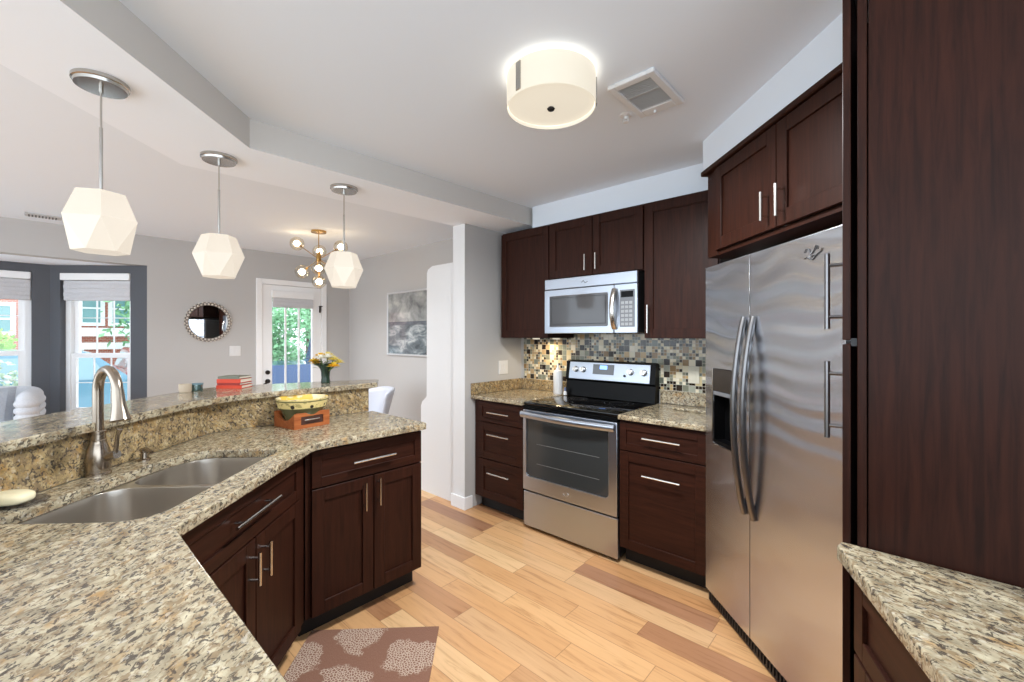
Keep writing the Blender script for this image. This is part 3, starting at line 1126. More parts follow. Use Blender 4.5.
tube(bm, [(0.024, 0, 0.060), (0.070, -0.004, 0.072)], [0.0145, 0.015], 14)
tube(bm, [(0.062, -0.004, 0.078), (0.068, -0.004, 0.10), (0.069, -0.002, 0.135), (0.076, 0.0, 0.156)], [0.008, 0.0065, 0.006, 0.0085], 10)
fin('lever', bm, M['nickel'], fc)

sp = thing('soap_pump', 'small nickel soap dispenser pump behind the right sink bowl', 'soap dispenser', (0.283, 2.170, 0.914), R(-47.7))
bm = bm_new()
lathe(bm, [(0.0, 0), (0.021, 0), (0.021, 0.005), (0.013, 0.009), (0.011, 0.03), (0.014, 0.033), (0.014, 0.045), (0.009, 0.048), (0.0, 0.048)], 20, cap=False)
fin('base', bm, M['nickel'], sp)
fin('nozzle', tube(bm_new(), [(0, 0, 0.040), (0.02, -0.01, 0.043), (0.052, -0.028, 0.038)], [0.010, 0.0075, 0.006], 10), M['nickel'], sp)

bm = bm_new()
lathe(bm, [(0.0, 0.003), (0.055, 0.003), (0.082, 0.010), (0.086, 0.009), (0.06, 0.0), (0.0, 0.0)], 32, cap=False)
for v in bm.verts: v.co.y *= 0.72
o = tag(fin('soap_dish', bm, M['dish'], loc=(-0.045, 1.872, 0.9145), rot=(0, 0, R(-40))), 'clear glass soap dish left of the faucet', 'soap dish')
bm = bm_new()
bmesh.ops.create_uvsphere(bm, u_segments=28, v_segments=16, radius=1.0)
for v in bm.verts:
    q = [math.copysign(abs(c) ** 0.72, c) for c in v.co]
    v.co = Vector((q[0] * 0.052, q[1] * 0.036, 0.018 + q[2] * 0.018))
tag(fin('soap_bar', bm, M['soap'], loc=(-0.048, 1.868, 0.918), rot=(0, 0, R(-40))), 'cream oval bar of soap on the glass dish', 'soap')

# ceramic bowl on its wooden stand
sx_, sy_, srot = 0.968, 2.408, R(8)
st = thing('bowl_stand', 'square orange wood stand under the painted bowl', 'stand', (sx_, sy_, 0.9145), srot)
bm = bm_new()
S2, Hs = 0.098, 0.080
for sgn in (-1, 1):      # left and right: boards with a dipped top edge
    prof = [(-S2, 0), (S2, 0), (S2, Hs)] + [(S2 * (1 - 2 * k / 10), Hs - 0.045 * math.sin(math.pi * k / 10)) for k in range(1, 10)] + [(-S2, Hs)]
    lo = [bm.verts.new((sgn * S2, p[0], p[1])) for p in prof]
    hi = [bm.verts.new((sgn * (S2 - 0.016), p[0], p[1])) for p in prof]
    bm.faces.new(lo); bm.faces.new(hi[::-1])
    for i in range(len(prof)):
        bm.faces.new((lo[i], lo[(i + 1) % len(prof)], hi[(i + 1) % len(prof)], hi[i]))
for yy in (-S2, S2 - 0.016):
    box(bm, -S2 + 0.016, S2 - 0.016, yy, yy + 0.016, 0.0, 0.018); box(bm, -S2 + 0.016, S2 - 0.016, yy, yy + 0.016, Hs - 0.02, Hs)
    box(bm, -S2 + 0.016, -S2 + 0.036, yy, yy + 0.016, 0.018, Hs - 0.02); box(bm, S2 - 0.036, S2 - 0.016, yy, yy + 0.016, 0.018, Hs - 0.02)
box(bm, -S2 + 0.016, S2 - 0.016, -S2 + 0.016, S2 - 0.016, 0.0, 0.008)
fin('frame', bm, M['terracotta'], st)
bm = bm_new()
box(bm, -S2 + 0.034, S2 - 0.034, -S2 + 0.006, -S2 + 0.014, 0.019, Hs - 0.021)
fin('recess_panel', bm, plain('dark_recess_panel', (70, 40, 30), 0.5), st)
bm = bm_new()
tube(bm, [(-0.04, -S2 + 0.004, 0.04), (-0.03, -S2 - 0.012, 0.044), (0.03, -S2 - 0.012, 0.044), (0.04, -S2 + 0.004, 0.04)], 0.004, 8)
fin('handle', bm, M['chrome'], st)
bw = thing('bowl', 'round painted ceramic bowl with a dotted cream band on the orange stand', 'bowl', (sx_, sy_ - 0.004, 0.9235), 0)
prof = [(0.0, 0.0), (0.055, 0.0), (0.078, 0.012), (0.086, 0.04), (0.104, 0.078), (0.119, 0.092), (0.1245, 0.12), (0.1275, 0.137), (0.1275, 0.141)]
bm = lathe(bm_new(), prof, 48, cap=False)
fin('outside', bm, M['bowl'], bw)
bm = lathe(bm_new(), [(0.1275, 0.141), (0.122, 0.142), (0.117, 0.138), (0.112, 0.118), (0.088, 0.10), (0.0, 0.094)], 48, cap=False)
fin('inside', bm, M['bowlin'], bw)

# vase of flowers on the bar
vs = thing('flower_vase', 'dark green vase standing on the back edge of the bar', 'vase', (1.235, 2.715, 1.0965))
fin('body', lathe(bm_new(), [(0.0, 0), (0.026, 0), (0.028, 0.01), (0.024, 0.03), (0.027, 0.07), (0.038, 0.11), (0.041, 0.118), (0.036, 0.116), (0.024, 0.07), (0.0, 0.06)], 24, cap=False), M['vase'], vs)
random.seed(11)
fl_spots = [(-0.055, -0.02, 0.155, 'pety'), (-0.035, 0.01, 0.185, 'pety'), (-0.015, -0.035, 0.175, 'petw'), (0.02, -0.02, 0.18, 'petw'),
            (0.045, 0.0, 0.165, 'peto'), (0.065, 0.02, 0.145, 'peto'), (0.0, 0.03, 0.19, 'peto'), (0.06, -0.03, 0.125, 'pety'), (-0.065, 0.02, 0.14, 'pety')]
WHICH = {'pety': 'yellow', 'petw': 'white', 'peto': 'pale yellow'}
place = ['at the left front of', 'at the top left of', 'at the centre front of', 'right of centre in', 'at the right of', 'at the far right of',
         'topmost at the back of', 'lowest at the right front of', 'lowest at the left of']
Rt = Matrix.Rotation(R(-47.7), 3, 'Z')
for (a, b_, z, k), pl in zip(fl_spots, place):
    off = Rt @ Vector((a, b_, 0))
    root = thing('flower', '%s blossom %s the bouquet on the bar' % (WHICH[k], pl), 'flower', (1.235 + off.x * 0.3, 2.715 + off.y * 0.3, 1.17), 0, 'blossoms in the dark green vase')
    tip = Vector((off.x * 0.78, off.y * 0.78, z - 0.092))
    bm = bm_new()
    for layer, (n, r, up) in enumerate(((11, 0.040, 0.002), (9, 0.031, 0.012), (7, 0.020, 0.020))):
        for j in range(n):
            an = 2 * math.pi * (j + 0.5 * layer) / n
            c_ = Vector((math.cos(an), math.sin(an), 0))
            s_ = Vector((-math.sin(an), math.cos(an), 0))
            p0 = tip + c_ * r * 0.15
            p1 = tip + c_ * r * 0.7 + s_ * r * 0.38 + Vector((0, 0, up + 0.004))
            p2 = tip + c_ * r * 1.05 + Vector((0, 0, up))
            p3 = tip + c_ * r * 0.7 - s_ * r * 0.38 + Vector((0, 0, up + 0.004))
            bm.faces.new([bm.verts.new(q) for q in (p0, p1, p2, p3)])
    ball(bm, tip + Vector((0, 0, 0.006)), 0.010, 1)
    fin('petals', bm, M[k], root, smooth=False)
    st_ = bm_new()
    tube(st_, [(0, 0, 0.0), tip * 0.5, tip], 0.0025, 6)
    for j in range(7):
        an = random.uniform(0, 6.28)
        c_ = Vector((math.cos(an), math.sin(an), 0.2)); s_ = Vector((-math.sin(an), math.cos(an), 0))
        q0 = tip * random.uniform(0.3, 0.8)
        st_.faces.new([st_.verts.new(q) for q in (q0, q0 + c_ * 0.03 + s_ * 0.014, q0 + c_ * 0.062, q0 + c_ * 0.03 - s_ * 0.014)])
    fin('stem', st_, M['stemg'], root, smooth=False)

# books and small cups on the bar
bz_ = 1.0965
bks = [('red', 0.018, 0.165, 0.115, 'thin orange book at the bottom of the stack on the bar', 3),
       ('red2', 0.012, 0.155, 0.11, 'slim dark red book second from the bottom of the stack on the bar', -2),
       ('red', 0.022, 0.158, 0.115, 'thick orange red book second from the top of the stack on the bar', 1),
       ('grn', 0.014, 0.15, 0.105, 'grey green book on top of the stack on the bar', -3)]
for k, th, L, Wd, lab, rr in [(q[0], q[1], q[2] * 0.84, q[3], q[4], q[5]) for q in bks]:
    b = thing('book', lab, 'book', (0.775, 2.865, bz_), R(-47.7 + rr), 'stacked books on the bar')
    bm = bm_new()
    box(bm, -L / 2, L / 2, -Wd / 2, Wd / 2, 0, 0.002); box(bm, -L / 2, L / 2, -Wd / 2, Wd / 2, th - 0.002, th)
    box(bm, -L / 2, L / 2, -Wd / 2, -Wd / 2 + 0.003, 0.002, th - 0.002)
    fin('cover', bm, M[k], b, smooth=False)
    fin('pages', box(bm_new(), -L / 2 + 0.004, L / 2 - 0.004, -Wd / 2 + 0.0035, Wd / 2 - 0.004, 0.0025, th - 0.0025), M['paper'], b, smooth=False)
    bz_ += th + 0.0005
bm = lathe(bm_new(), [(0.0, 0), (0.026, 0), (0.029, 0.01), (0.029, 0.042), (0.026, 0.042), (0.025, 0.008), (0.0, 0.006)], 24, cap=False)
tag(fin('cup', bm, M['stone'], loc=(0.535, 2.825, 1.0965)), 'small beige stoneware cup on the bar left of the teal jar', 'cup')
jr = thing('glass_jar', 'small teal glass jar with a dark rim on the bar beside the beige cup', 'jar', (0.588, 2.842, 1.0965))
fin('body', lathe(bm_new(), [(0.0, 0), (0.027, 0), (0.028, 0.004), (0.028, 0.034), (0.024, 0.034), (0.024, 0.006), (0, 0.005)], 24, cap=False), M['jar'], jr)
fin('rim', lathe(bm_new(), [(0.024, 0.034), (0.031, 0.034), (0.031, 0.040), (0.024, 0.040), (0.024, 0.034)], 24, cap=False), M['teal'], jr)

# ------------------------------------------------------------------ range
YR0, YR1 = 2.066, 1.307
rg = thing('range', 'stainless steel electric range with a black glass cooktop', 'range', (2.395, YR0, 0), R(-90))
W = YR0 - YR1
bm = bm_new()
box(bm, 0.004, W - 0.004, 0.03, 0.585, 0.03, 0.893)
for xx in (0.03, W - 0.07):
    box(bm, xx, xx + 0.04, 0.06, 0.10, 0.0, 0.03); box(bm, xx, xx + 0.04, 0.50, 0.54, 0.0, 0.03)
fin('body', bm, M['blackm'], rg, smooth=False)
bm = bm_new()
box(bm, 0.001, W - 0.001, 0.0, 0.03, 0.025, 0.272, 0.004)
fin('storage_drawer', bm, M['steel'], rg)
# oven door: steel frame with a rounded window
dz0, dz1 = 0.285, 0.862
win = fillet([(0.03, dz0 + 0.10), (W - 0.06, dz0 + 0.10), (W - 0.06, dz1 - 0.045), (0.03, dz1 - 0.045)], [0.03, 0.03, 0.006, 0.006], 5)
od = flat_slab('oven_door', [[(0.001, dz0), (W - 0.001, dz0), (W - 0.001, dz1), (0.001, dz1)], win], 0, 0.035, M['steel'], rg, bev=0.003)
for v in od.data.vertices:      # stand the slab upright
    v.co = Vector((v.co.x, 0.028 - v.co.z, v.co.y))
od.data.flip_normals() if False else None
fin('window', box(bm_new(), 0.025, W - 0.055, 0.004, 0.012, dz0 + 0.095, dz1 - 0.04), M['ovenglass'], od, smooth=False)
bm = bm_new()
for zz in (dz0 + 0.2, dz0 + 0.34):
    tube(bm, [(0.12, 0.0035, zz), (W - 0.13, 0.0035, zz)], 0.0022, 6)
fin('oven_rack', bm, plain('rack_wire', (96, 97, 97), 0.4), od)
lg = bm_new()
for k in range(14):
    pass
tube(lg, [(W * 0.5 - 0.022 + 0.044 * (0.5 + 0.5 * math.cos(t_)), -0.0085, dz0 + 0.05 + 0.010 * math.sin(t_)) for t_ in [k * math.pi / 8 for k in range(17)]], 0.0016, 6)
fin('badge', lg, M['chrome'], od)
hb = bm_new()
hp = []
for k in range(13):
    s = k / 12
    hp.append((0.006 + s * (W - 0.012), -0.030 - 0.028 * math.sin(math.pi * s), 0.832))
tube(hb, hp, 0.0165, 12)
for v in hb.verts:
    v.co.z = 0.832 + (v.co.z - 0.832) * 1.45
for xx in (0.01, W - 0.036):
    box(hb, xx, xx + 0.026, -0.034, -0.006, 0.816, 0.848, 0.003)
fin('handle', hb, M['steel'], od)
bm = bm_new()
box(bm, 0.0, W, 0.004, 0.56, 0.896, 0.916, 0.005, 2)
ck = fin('cooktop', bm, M['glassblk'], rg)
bmk = plain('burner_mark', (60, 60, 62), 0.3)
for (cx, cy, rr) in ((0.20, 0.16, 0.10), (0.55, 0.17, 0.085), (0.20, 0.40, 0.075), (0.55, 0.40, 0.10)):
    for rad_ in (rr, rr * 0.65):
        fin('burner_ring', lathe(bm_new(), [(rad_, 0.9162), (rad_ + 0.002, 0.9164), (rad_ + 0.004, 0.9162)], 40, (cx, cy, 0), cap=False), bmk, ck)
fin('front_rail', box(bm_new(), 0.0, W, 0.0, 0.03, 0.866, 0.893, 0.003), M['black'], rg)
# back guard with the slanted control panel
bm = bm_new()
prof = [(0.525, 0.917), (0.60, 0.917), (0.60, 1.192), (0.575, 1.200), (0.550, 1.192), (0.527, 1.05), (0.545, 1.035)]
lo = [bm.verts.new((0.0, p[0], p[1])) for p in prof]
hi = [bm.verts.new((W, p[0], p[1])) for p in prof]
bm.faces.new(lo); bm.faces.new(hi[::-1])
for i in range(len(prof)):
    bm.faces.new((lo[i], lo[(i + 1) % len(prof)], hi[(i + 1) % len(prof)], hi[i]))
bg = fin('back_guard', bm, M['black'], rg, smooth=False)
# panel frame: origin on the slanted face
pa = math.atan2(0.023, 0.142)
pn = bm_new()
PWd = W - 0.07
box(pn, 0, PWd, -0.007, -0.0005, 0, 0.135, 0.002)
cp = fin('control_panel', pn, M['steel'], rg, loc=(0.035, 0.527, 1.053), rot=(-pa, 0, 0))
dp = bm_new()
box(dp, PWd * 0.32, PWd * 0.585, -0.009, -0.0072, 0.045, 0.122, 0.001)
fin('display_panel', dp, M['mgrey'], cp)
dp = bm_new()
box(dp, PWd * 0.41, PWd * 0.50, -0.0105, -0.0092, 0.085, 0.114)
fin('clock_display', dp, M['led'], cp, smooth=False)
for kx, kz, kr in ((0.09, 0.075, 0.021), (0.19, 0.075, 0.021), (0.78, 0.075, 0.021), (0.93, 0.075, 0.021), (0.715, 0.045, 0.008)):
    kb = bm_new()
    d_ = 0.026 if kr > 0.01 else 0.010
    tube(kb, [(PWd * kx, -0.0075, kz), (PWd * kx, -0.011, kz), (PWd * kx, -0.0075 - d_, kz)], [kr * 1.15, kr, kr * 0.9], 18)
    if kr > 0.01:
        box(kb, PWd * kx - 0.003, PWd * kx + 0.003, -0.0075 - d_ - 0.005, -0.0075 - d_ + 0.001, kz - kr * 0.8, kz + kr * 0.8, 0.001)
    fin('knob', kb, M['chrome'] if kr > 0.01 else M['blackm'], cp)

# ------------------------------------------------------------------ microwave
mw = thing('microwave', 'over the range microwave with a stainless steel front', 'microwave', (2.606, 2.036, 1.413), R(-90))
MW, MH = 0.755, 0.405
fin('body', box(bm_new(), 0.002, MW - 0.002, 0.022, 0.385, 0.0, MH - 0.002, 0.003), M['blackm'], mw)
bm = bm_new()
box(bm, 0, MW, 0, 0.02, MH - 0.078, MH, 0.004)
fin('vent_panel', bm, M['steel'], mw)
DW = 0.585
mwin = fillet([(0.045, 0.05), (DW - 0.045, 0.05), (DW - 0.045, 0.275), (0.045, 0.275)], 0.008, 4)
md = flat_slab('door', [[(0.0, 0.0), (DW, 0.0), (DW, MH - 0.082), (0.0, MH - 0.082)], mwin], 0, 0.022, M['steel'], mw, bev=0.003)
for v in md.data.vertices:
    v.co = Vector((v.co.x, 0.021 - v.co.z, v.co.y))
fin('window', box(bm_new(), 0.04, DW - 0.04, 0.0015, 0.006, 0.046, 0.28), M['mwglass'], md, smooth=False)
bm = bm_new()
tube(bm, [(0.10 + 0.03 * 0, 0.001, 0.075), (DW - 0.09, 0.001, 0.075)], 0.0012, 5)
fr_ = bm_new()
for (x0, x1, z0, z1) in ((0.062, DW - 0.062, 0.066, 0.070), (0.062, DW - 0.062, 0.258, 0.262), (0.062, 0.066, 0.07, 0.258), (DW - 0.066, DW - 0.062, 0.07, 0.258)):
    box(fr_, x0, x1, 0.0005, 0.0015, z0, z1)
bm.free()
fin('window_border', fr_, M['blackm'], md, smooth=False)
hb = bm_new()
hp = [(DW + 0.008, -0.006 - 0.036 * math.sin(math.pi * k / 10) ** 0.7, 0.03 + k * 0.0262) for k in range(11)]
tube(hb, hp, 0.0135, 12)
for v in hb.verts:
    v.co.x = DW + 0.008 + (v.co.x - DW - 0.008) * 1.35
fin('handle', hb, M['chrome'], md)
cp = fin('control_panel', box(bm_new(), DW + 0.003, MW, 0.0, 0.021, 0.0, MH - 0.082, 0.003), M['steel'], mw)
kp = fin('keypad', box(bm_new(), DW + 0.045, MW - 0.018, -0.002, 0.0005, 0.04, 0.285, 0.001), M['mgrey'], cp)
fin('display', box(bm_new(), DW + 0.055, MW - 0.028, -0.003, -0.0018, 0.235, 0.275), M['black'], kp, smooth=False)
bt_ = bm_new()
for r_ in range(6):
    for c_ in range(3):
        xx = DW + 0.055 + c_ * 0.029
        zz = 0.05 + r_ * 0.028
        box(bt_, xx, xx + 0.022, -0.0028, -0.0018, zz, zz + 0.018)
fin('buttons', bt_, plain('keypad_button', (150, 152, 154), 0.4), kp, smooth=False)
lg = bm_new()
tube(lg, [(0.33, -0.0012, MH - 0.045), (0.345, -0.0012, MH - 0.032), (0.36, -0.0012, MH - 0.05), (0.382, -0.0012, MH - 0.042)], 0.0016, 6)
fin('badge', lg, M['scuff'], mw)

# ------------------------------------------------------------------ refrigerator
rf = thing('refrigerator', 'stainless steel side by side refrigerator with an ice dispenser', 'refrigerator', (FO.x, FO.y, 0), FA)
FW = 0.91
fin('body', box(bm_new(), 0.006, FW - 0.006, 0.075, 0.72, 0.03, 1.74, 0.004), M['mgrey'], rf)
bm = bm_new()
box(bm, 0.01, FW - 0.01, 0.012, 0.074, 0.006, 0.062, 0.002)
for k in range(40):
    box(bm, 0.03 + k * 0.0213, 0.038 + k * 0.0213, 0.006, 0.013, 0.02, 0.054)
fin('base_grille', bm, M['blackm'], rf, smooth=False)
def fdoor(x0, x1, name, hole=None):
    outer_ = [(x0, 0.066), (x1, 0.066), (x1, 1.752), (x0, 1.752)]
    d = flat_slab(name, [outer_] + ([hole] if hole else []), 0, 0.065, M['fridge'], rf, bev=0.0015)
    for v in d.data.vertices:
        v.co = Vector((v.co.x, 0.066 - v.co.z, v.co.y))
    return d
SM = 0.393
dh = [(0.078, 0.850), (0.262, 0.850), (0.262, 1.229), (0.078, 1.229)]
fd = fdoor(0.0, SM - 0.002, 'freezer_door', dh)
bm = bm_new()
box(bm, 0.082, 0.258, 0.06, 0.066, 0.855, 1.225)      # back of the niche
box(bm, 0.079, 0.085, 0.004, 0.06, 0.853, 1.227); box(bm, 0.255, 0.261, 0.004, 0.06, 0.853, 1.227)
box(bm, 0.085, 0.255, 0.004, 0.06, 0.853, 0.866)
dn = fin('dispenser_niche', bm, M['black'], fd, smooth=False)
fin('dispenser_panel', box(bm_new(), 0.079, 0.261, -0.001, 0.06, 1.115, 1.228, 0.002), plain('bronze_panel', (38, 34, 32), 0.25), fd)
bm = bm_new()
box(bm, 0.085, 0.255, -0.003, 0.012, 1.095, 1.114, 0.002)
tube(bm, [(0.215, 0.03, 1.095), (0.215, 0.03, 1.05)], [0.02, 0.014], 12)
fin('dispenser_spout', bm, M['mgrey'], fd)
bm = bm_new()
for (a0, a1, b0, b1) in ((0.070, 0.270, 0.842, 0.850), (0.070, 0.078, 0.85, 1.229), (0.262, 0.270, 0.85, 1.229)):
    box(bm, a0, a1, -0.003, 0.002, b0, b1, 0.001)
fin('dispenser_trim', bm, M['chrome'], fd)
rd = fdoor(SM + 0.002, FW, 'fridge_door')
for px_, par in ((SM - 0.036, fd), (SM + 0.036, rd)):
    hb = bm_new()
    pts = []
    for k in range(21):
        s = k / 20
        z = 0.60 + s * 0.875
        bow = math.sin(math.pi * s) ** 0.8
        pts.append((px_, 0.0 - 0.050 * bow - 0.002, z))
    tube(hb, pts, 0.014, 12)
    fin('handle', hb, M['dsteel'], par)
fin('seam_dark_strip', box(bm_new(), SM - 0.0018, SM + 0.0018, 0.0008, 0.074, 0.07, 1.748), M['blackm'], rf, smooth=False)  # black strip added to darken the bright reflecting seam between the doors
# scroll shaped magnet high on the right door
bm = bm_new()
mz, mx = 1.682, 0.765
for q in ([(-.035, .01), (-.028, .022), (-.015, .018), (-.01, .006), (0, 0), (.012, .012), (.02, .026), (.028, .022), (.024, .012)],
          [(-.038, -.012), (-.022, -.008), (-.008, -.018), (.004, -.022), (.016, -.012), (.03, -.004), (.044, .002), (.048, .012)],
          [(-.012, .0), (-.004, -.012), (.008, -.006)]):
    tube(bm, [(mx + a, -0.0015, mz + b_) for a, b_ in q], 0.0017, 6)
o = tag(fin('scroll_magnet', bm, M['scuff'], loc=(FO.x, FO.y, 0), rot=(0, 0, FA)), 'dark scroll shaped magnet high on the right refrigerator door', 'magnet')

# ------------------------------------------------------------------ small things on the range wall
bt = thing('squeeze_bottle', 'slim white bottle on the worktop left of the range', 'bottle', (2.925, 2.145, 0.9175))
fin('body', lathe(bm_new(), [(0, 0), (0.037, 0), (0.039, 0.006), (0.039, 0.17), (0.034, 0.188), (0.014, 0.20), (0, 0.20)], 24, cap=False), M['plastic'], bt)
fin('cap', lathe(bm_new(), [(0.015, 0.20), (0.016, 0.206), (0.010, 0.215), (0.006, 0.245), (0, 0.246)], 16, cap=False), M['plastic'], bt)
sh = thing('salt_shaker', 'tiny white shaker with a blue cap at the left end of the range back guard', 'shaker', (2.885, 2.045, 0.9165))
fin('body', lathe(bm_new(), [(0, 0), (0.015, 0), (0.016, 0.02), (0.010, 0.034), (0, 0.034)], 16, cap=False), M['plastic'], sh)
fin('cap', lathe(bm_new(), [(0.010, 0.034), (0.011, 0.05), (0.007, 0.062), (0, 0.063)], 16, cap=False), plain('slate_blue_cap', (90, 100, 130), 0.4), sh)
bm = bm_new()
box(bm, -0.04, 0.04, -0.17, 0.17, 0, 0.016, 0.004, 2)
tag(fin('granite_offcut', bm, M['granite'], loc=(2.80, 0.95, 0.9175), rot=(0, 0, R(-4))), 'flat granite strip lying on the worktop beside the refrigerator', 'slab')

def plate(name, label, cat, loc, rz, mat, toggles, w_=0.115, h_=0.12):
    p = thing(name, label, cat, loc, rz)
    fin('cover_plate', box(bm_new(), -w_ / 2, w_ / 2, -0.006, 0, -h_ / 2, h_ / 2, 0.002), mat, p)
    for xx in toggles:
        fin('rocker', box(bm_new(), xx - 0.016, xx + 0.016, -0.009, -0.006, -0.034, 0.034, 0.002), mat, p)
    return p
plate('light_switch', 'white double switch plate on the grey wall above the left worktop upstand', 'switch', (2.765, 2.6225, 1.12), 0, M['plastic'], (-0.024, 0.024))
plate('wall_outlet', 'almond outlet plate on the mosaic tile beside the refrigerator', 'outlet', (XW - 0.0085, 1.066, 1.13), R(-90), M['almond'], (0.0,), 0.075, 0.115)
plate('light_switch', 'white switch plate on the far wall between the mirror and the door', 'switch', (1.59, YB - 0.0005, 1.22), 0, M['plastic'], (-0.024, 0.024))

# ------------------------------------------------------------------ rug
rgm = bm_new()
box(rgm, 0.60, 2.085, 0.250, 0.845, 0.001, 0.009, 0.002)
tag(fin('kitchen_rug', rgm, M['rug'], rot=(0, 0, R(45))), 'rose brown rug with pale lace medallions in front of the sink cabinet', 'rug')

# ------------------------------------------------------------------ lamps
def lamp_light(parent, loc, watts, size, col=(0.95, 0.98, 1.0), spread=170):
    l = bpy.data.lights.new('lamp_light', 'AREA')
    l.shape = 'DISK'; l.size = size; l.energy = watts; l.color = col; l.spread = R(spread)
    o = bpy.data.objects.new('lamp_light', l)
    COL.objects.link(o)
    o.parent = parent
    o.location = loc
    return o


def pendant(label, x, y, rz):
    t = thing('pendant_lamp', label, 'pendant lamp', (x, y, BZ), rz, 'faceted pendants over the bar')
    fin('canopy', lathe(bm_new(), [(0, -0.0005), (0.079, -0.0005), (0.079, -0.012), (0.074, -0.014), (0.072, -0.024), (0.0, -0.026)], 40, cap=False), M['nickel2'], t)
    bm = bm_new()
    tube(bm, [(0, 0, -0.024), (0, 0, -0.042)], 0.007, 10)
    tube(bm, [(0, 0, -0.042), (0, 0, -0.17)], 0.0032, 8)
    tube(bm, [(0, 0, -0.165), (0, 0, -0.398)], 0.0052, 10)
    fin('rod', bm, M['nickel2'], t)
    # faceted milk-glass shade
    bm = bm_new()
    def ring(r, z, n, a0):
        return [bm.verts.new((r * math.cos(a0 + 2 * math.pi * k / n), r * math.sin(a0 + 2 * math.pi * k / n), z)) for k in range(n)]
    zt, zm, zb = -0.400, -0.497, -0.607
    top = ring(0.074, zt, 6, 0)
    mid = ring(0.111, zm, 6, 0)
    bot = ring(0.078, zb, 6, R(30))
    for k in range(6):
        j = (k + 1) % 6
        bm.faces.new((top[k], top[j], mid[j], mid[k]))
        bm.faces.new((mid[k], mid[j], bot[k]))
        bm.faces.new((mid[j], bot[j], bot[k]))
    bm.faces.new(top); bm.faces.new(bot[::-1])
    fin('shade', bm, M['shade'], t, smooth=False)
    return t
pendant('nearest and largest looking white faceted pendant lamp over the sink', 0.158, 2.12, R(85.7))
pendant('middle white faceted pendant lamp hanging left of the brass chandelier', 0.626, 2.572, R(46.3))
pendant('white faceted pendant lamp hanging in front of the brass chandelier', 1.267, 2.537, R(33.5))

lamp_light(UNDER, (0.30, 0.2, 1.36), 0.65, 0.06, (1, 0.80, 0.52))
# drum ceiling lamp
dl = thing('drum_ceiling_lamp', 'cream drum ceiling lamp in the middle of the kitchen ceiling', 'ceiling lamp', (1.393, 1.056, CZ), R(-47.7))
fin('ceiling_plate', lathe(bm_new(), [(0, 0), (0.07, 0), (0.07, -0.02), (0, -0.022)], 32, cap=False), M['nickel2'], dl)
fin('drum', lathe(bm_new(), [(0.174, -0.012), (0.177, -0.012), (0.177, -0.134), (0.174, -0.136), (0.174, -0.012)], 64, cap=False), M['drum'], dl)
fin('lens', lathe(bm_new(), [(0.172, -0.122), (0.12, -0.128), (0.0, -0.132)], 64, cap=False), M['drum'], dl)
fin('finial', lathe(bm_new(), [(0.0, -0.128), (0.011, -0.131), (0.016, -0.137), (0.012, -0.143), (0, -0.145)], 20, cap=False), M['bronze'], dl)
for a in (R(222), R(-4)):
    bm = bm_new()
    box(bm, -0.012, 0.012, -0.003, 0.003, -0.128, -0.022, 0.001)
    fin('metal_strip', bm, M['nickel2'], dl, loc=(0.1785 * math.cos(a), 0.1785 * math.sin(a), 0), rot=(0, 0, a + R(90)))
ld = bpy.data.lights.new('drum_lamp_light', 'POINT')
ld.energy = 0.9; ld.color = (1, 0.9, 0.76); ld.shadow_soft_size = 0.04
lo_ = bpy.data.objects.new('drum_lamp_light', ld); COL.objects.link(lo_); lo_.parent = dl; lo_.location = (0, 0, -0.065)

lamp_light(dl, (0, 0, -0.15), 20, 0.3)

# brass chandelier with clear globes
ch = thing('chandelier', 'brass chandelier with clear glass globes in the dining area', 'chandelier', (1.90, 4.33, CZ), R(-47.7))
fin('canopy', lathe(bm_new(), [(0, 0), (0.07, 0), (0.07, -0.018), (0.0, -0.022)], 28, cap=False), M['brass'], ch)
bm = bm_new()
tube(bm, [(0, 0, -0.02), (0, 0, -0.33)], 0.0045, 10)
lathe(bm, [(0, -0.22), (0.018, -0.22), (0.022, -0.25), (0.022, -0.31), (0.016, -0.35), (0, -0.352)], 20, cap=False)
fin('stem', bm, M['brass'], ch)
globes = [(-0.24, 0.05, -0.115), (0.20, 0.05, -0.15), (-0.08, 0.20, -0.165), (-0.135, -0.06, -0.415), (0.09, -0.20, -0.40), (-0.005, 0.02, -0.50), (0.17, 0.06, -0.40)]
for g in globes:
    g = Vector(g)
    hub = Vector((0, 0, -0.28))
    d_ = (g - hub)
    bm = bm_new()
    tube(bm, [hub, g - d_.normalized() * 0.052], 0.0036, 8)
    tube(bm, [g - d_.normalized() * 0.062, g - d_.normalized() * 0.040], [0.010, 0.013], 12)
    ar = fin('arm', bm, M['brass'], ch)
    fin('globe', ball(bm_new(), g, 0.068, 3), M['globe'], ar)
    fin('bulb', ball(bm_new(), g + d_.normalized() * 0.004, 0.031, 2), M['bulb'], ar)

lamp_light(ch, (0, 0, -0.58), 7, 0.3)

# ------------------------------------------------------------------ ceiling fittings
vt = thing('ceiling_vent', 'white louvred air vent beside the drum lamp on the ceiling', 'vent', (1.775, 0.83, CZ))
bm = bm_new()
vw, vh = 0.158, 0.102
for (x0, x1, y0, y1) in ((-vw, vw, -vh, -vh + 0.03), (-vw, vw, vh - 0.03, vh), (-vw, -vw + 0.035, -vh + 0.03, vh - 0.03), (vw - 0.06, vw, -vh + 0.03, vh - 0.03)):
    box(bm, x0, x1, y0, y1, -0.018, -0.0005, 0.003)
fin('frame', bm, M['ventw'], vt)
bm = bm_new()
for k in range(16):
    x = -vw + 0.042 + k * 0.0135
    box(bm, x, x + 0.003, -vh + 0.03, vh - 0.03, -0.014, -0.003)
box(bm, -vw + 0.12, -vw + 0.128, -vh + 0.03, vh - 0.03, -0.017, -0.002)
fin('louvres', bm, M['vent'], vt, smooth=False)
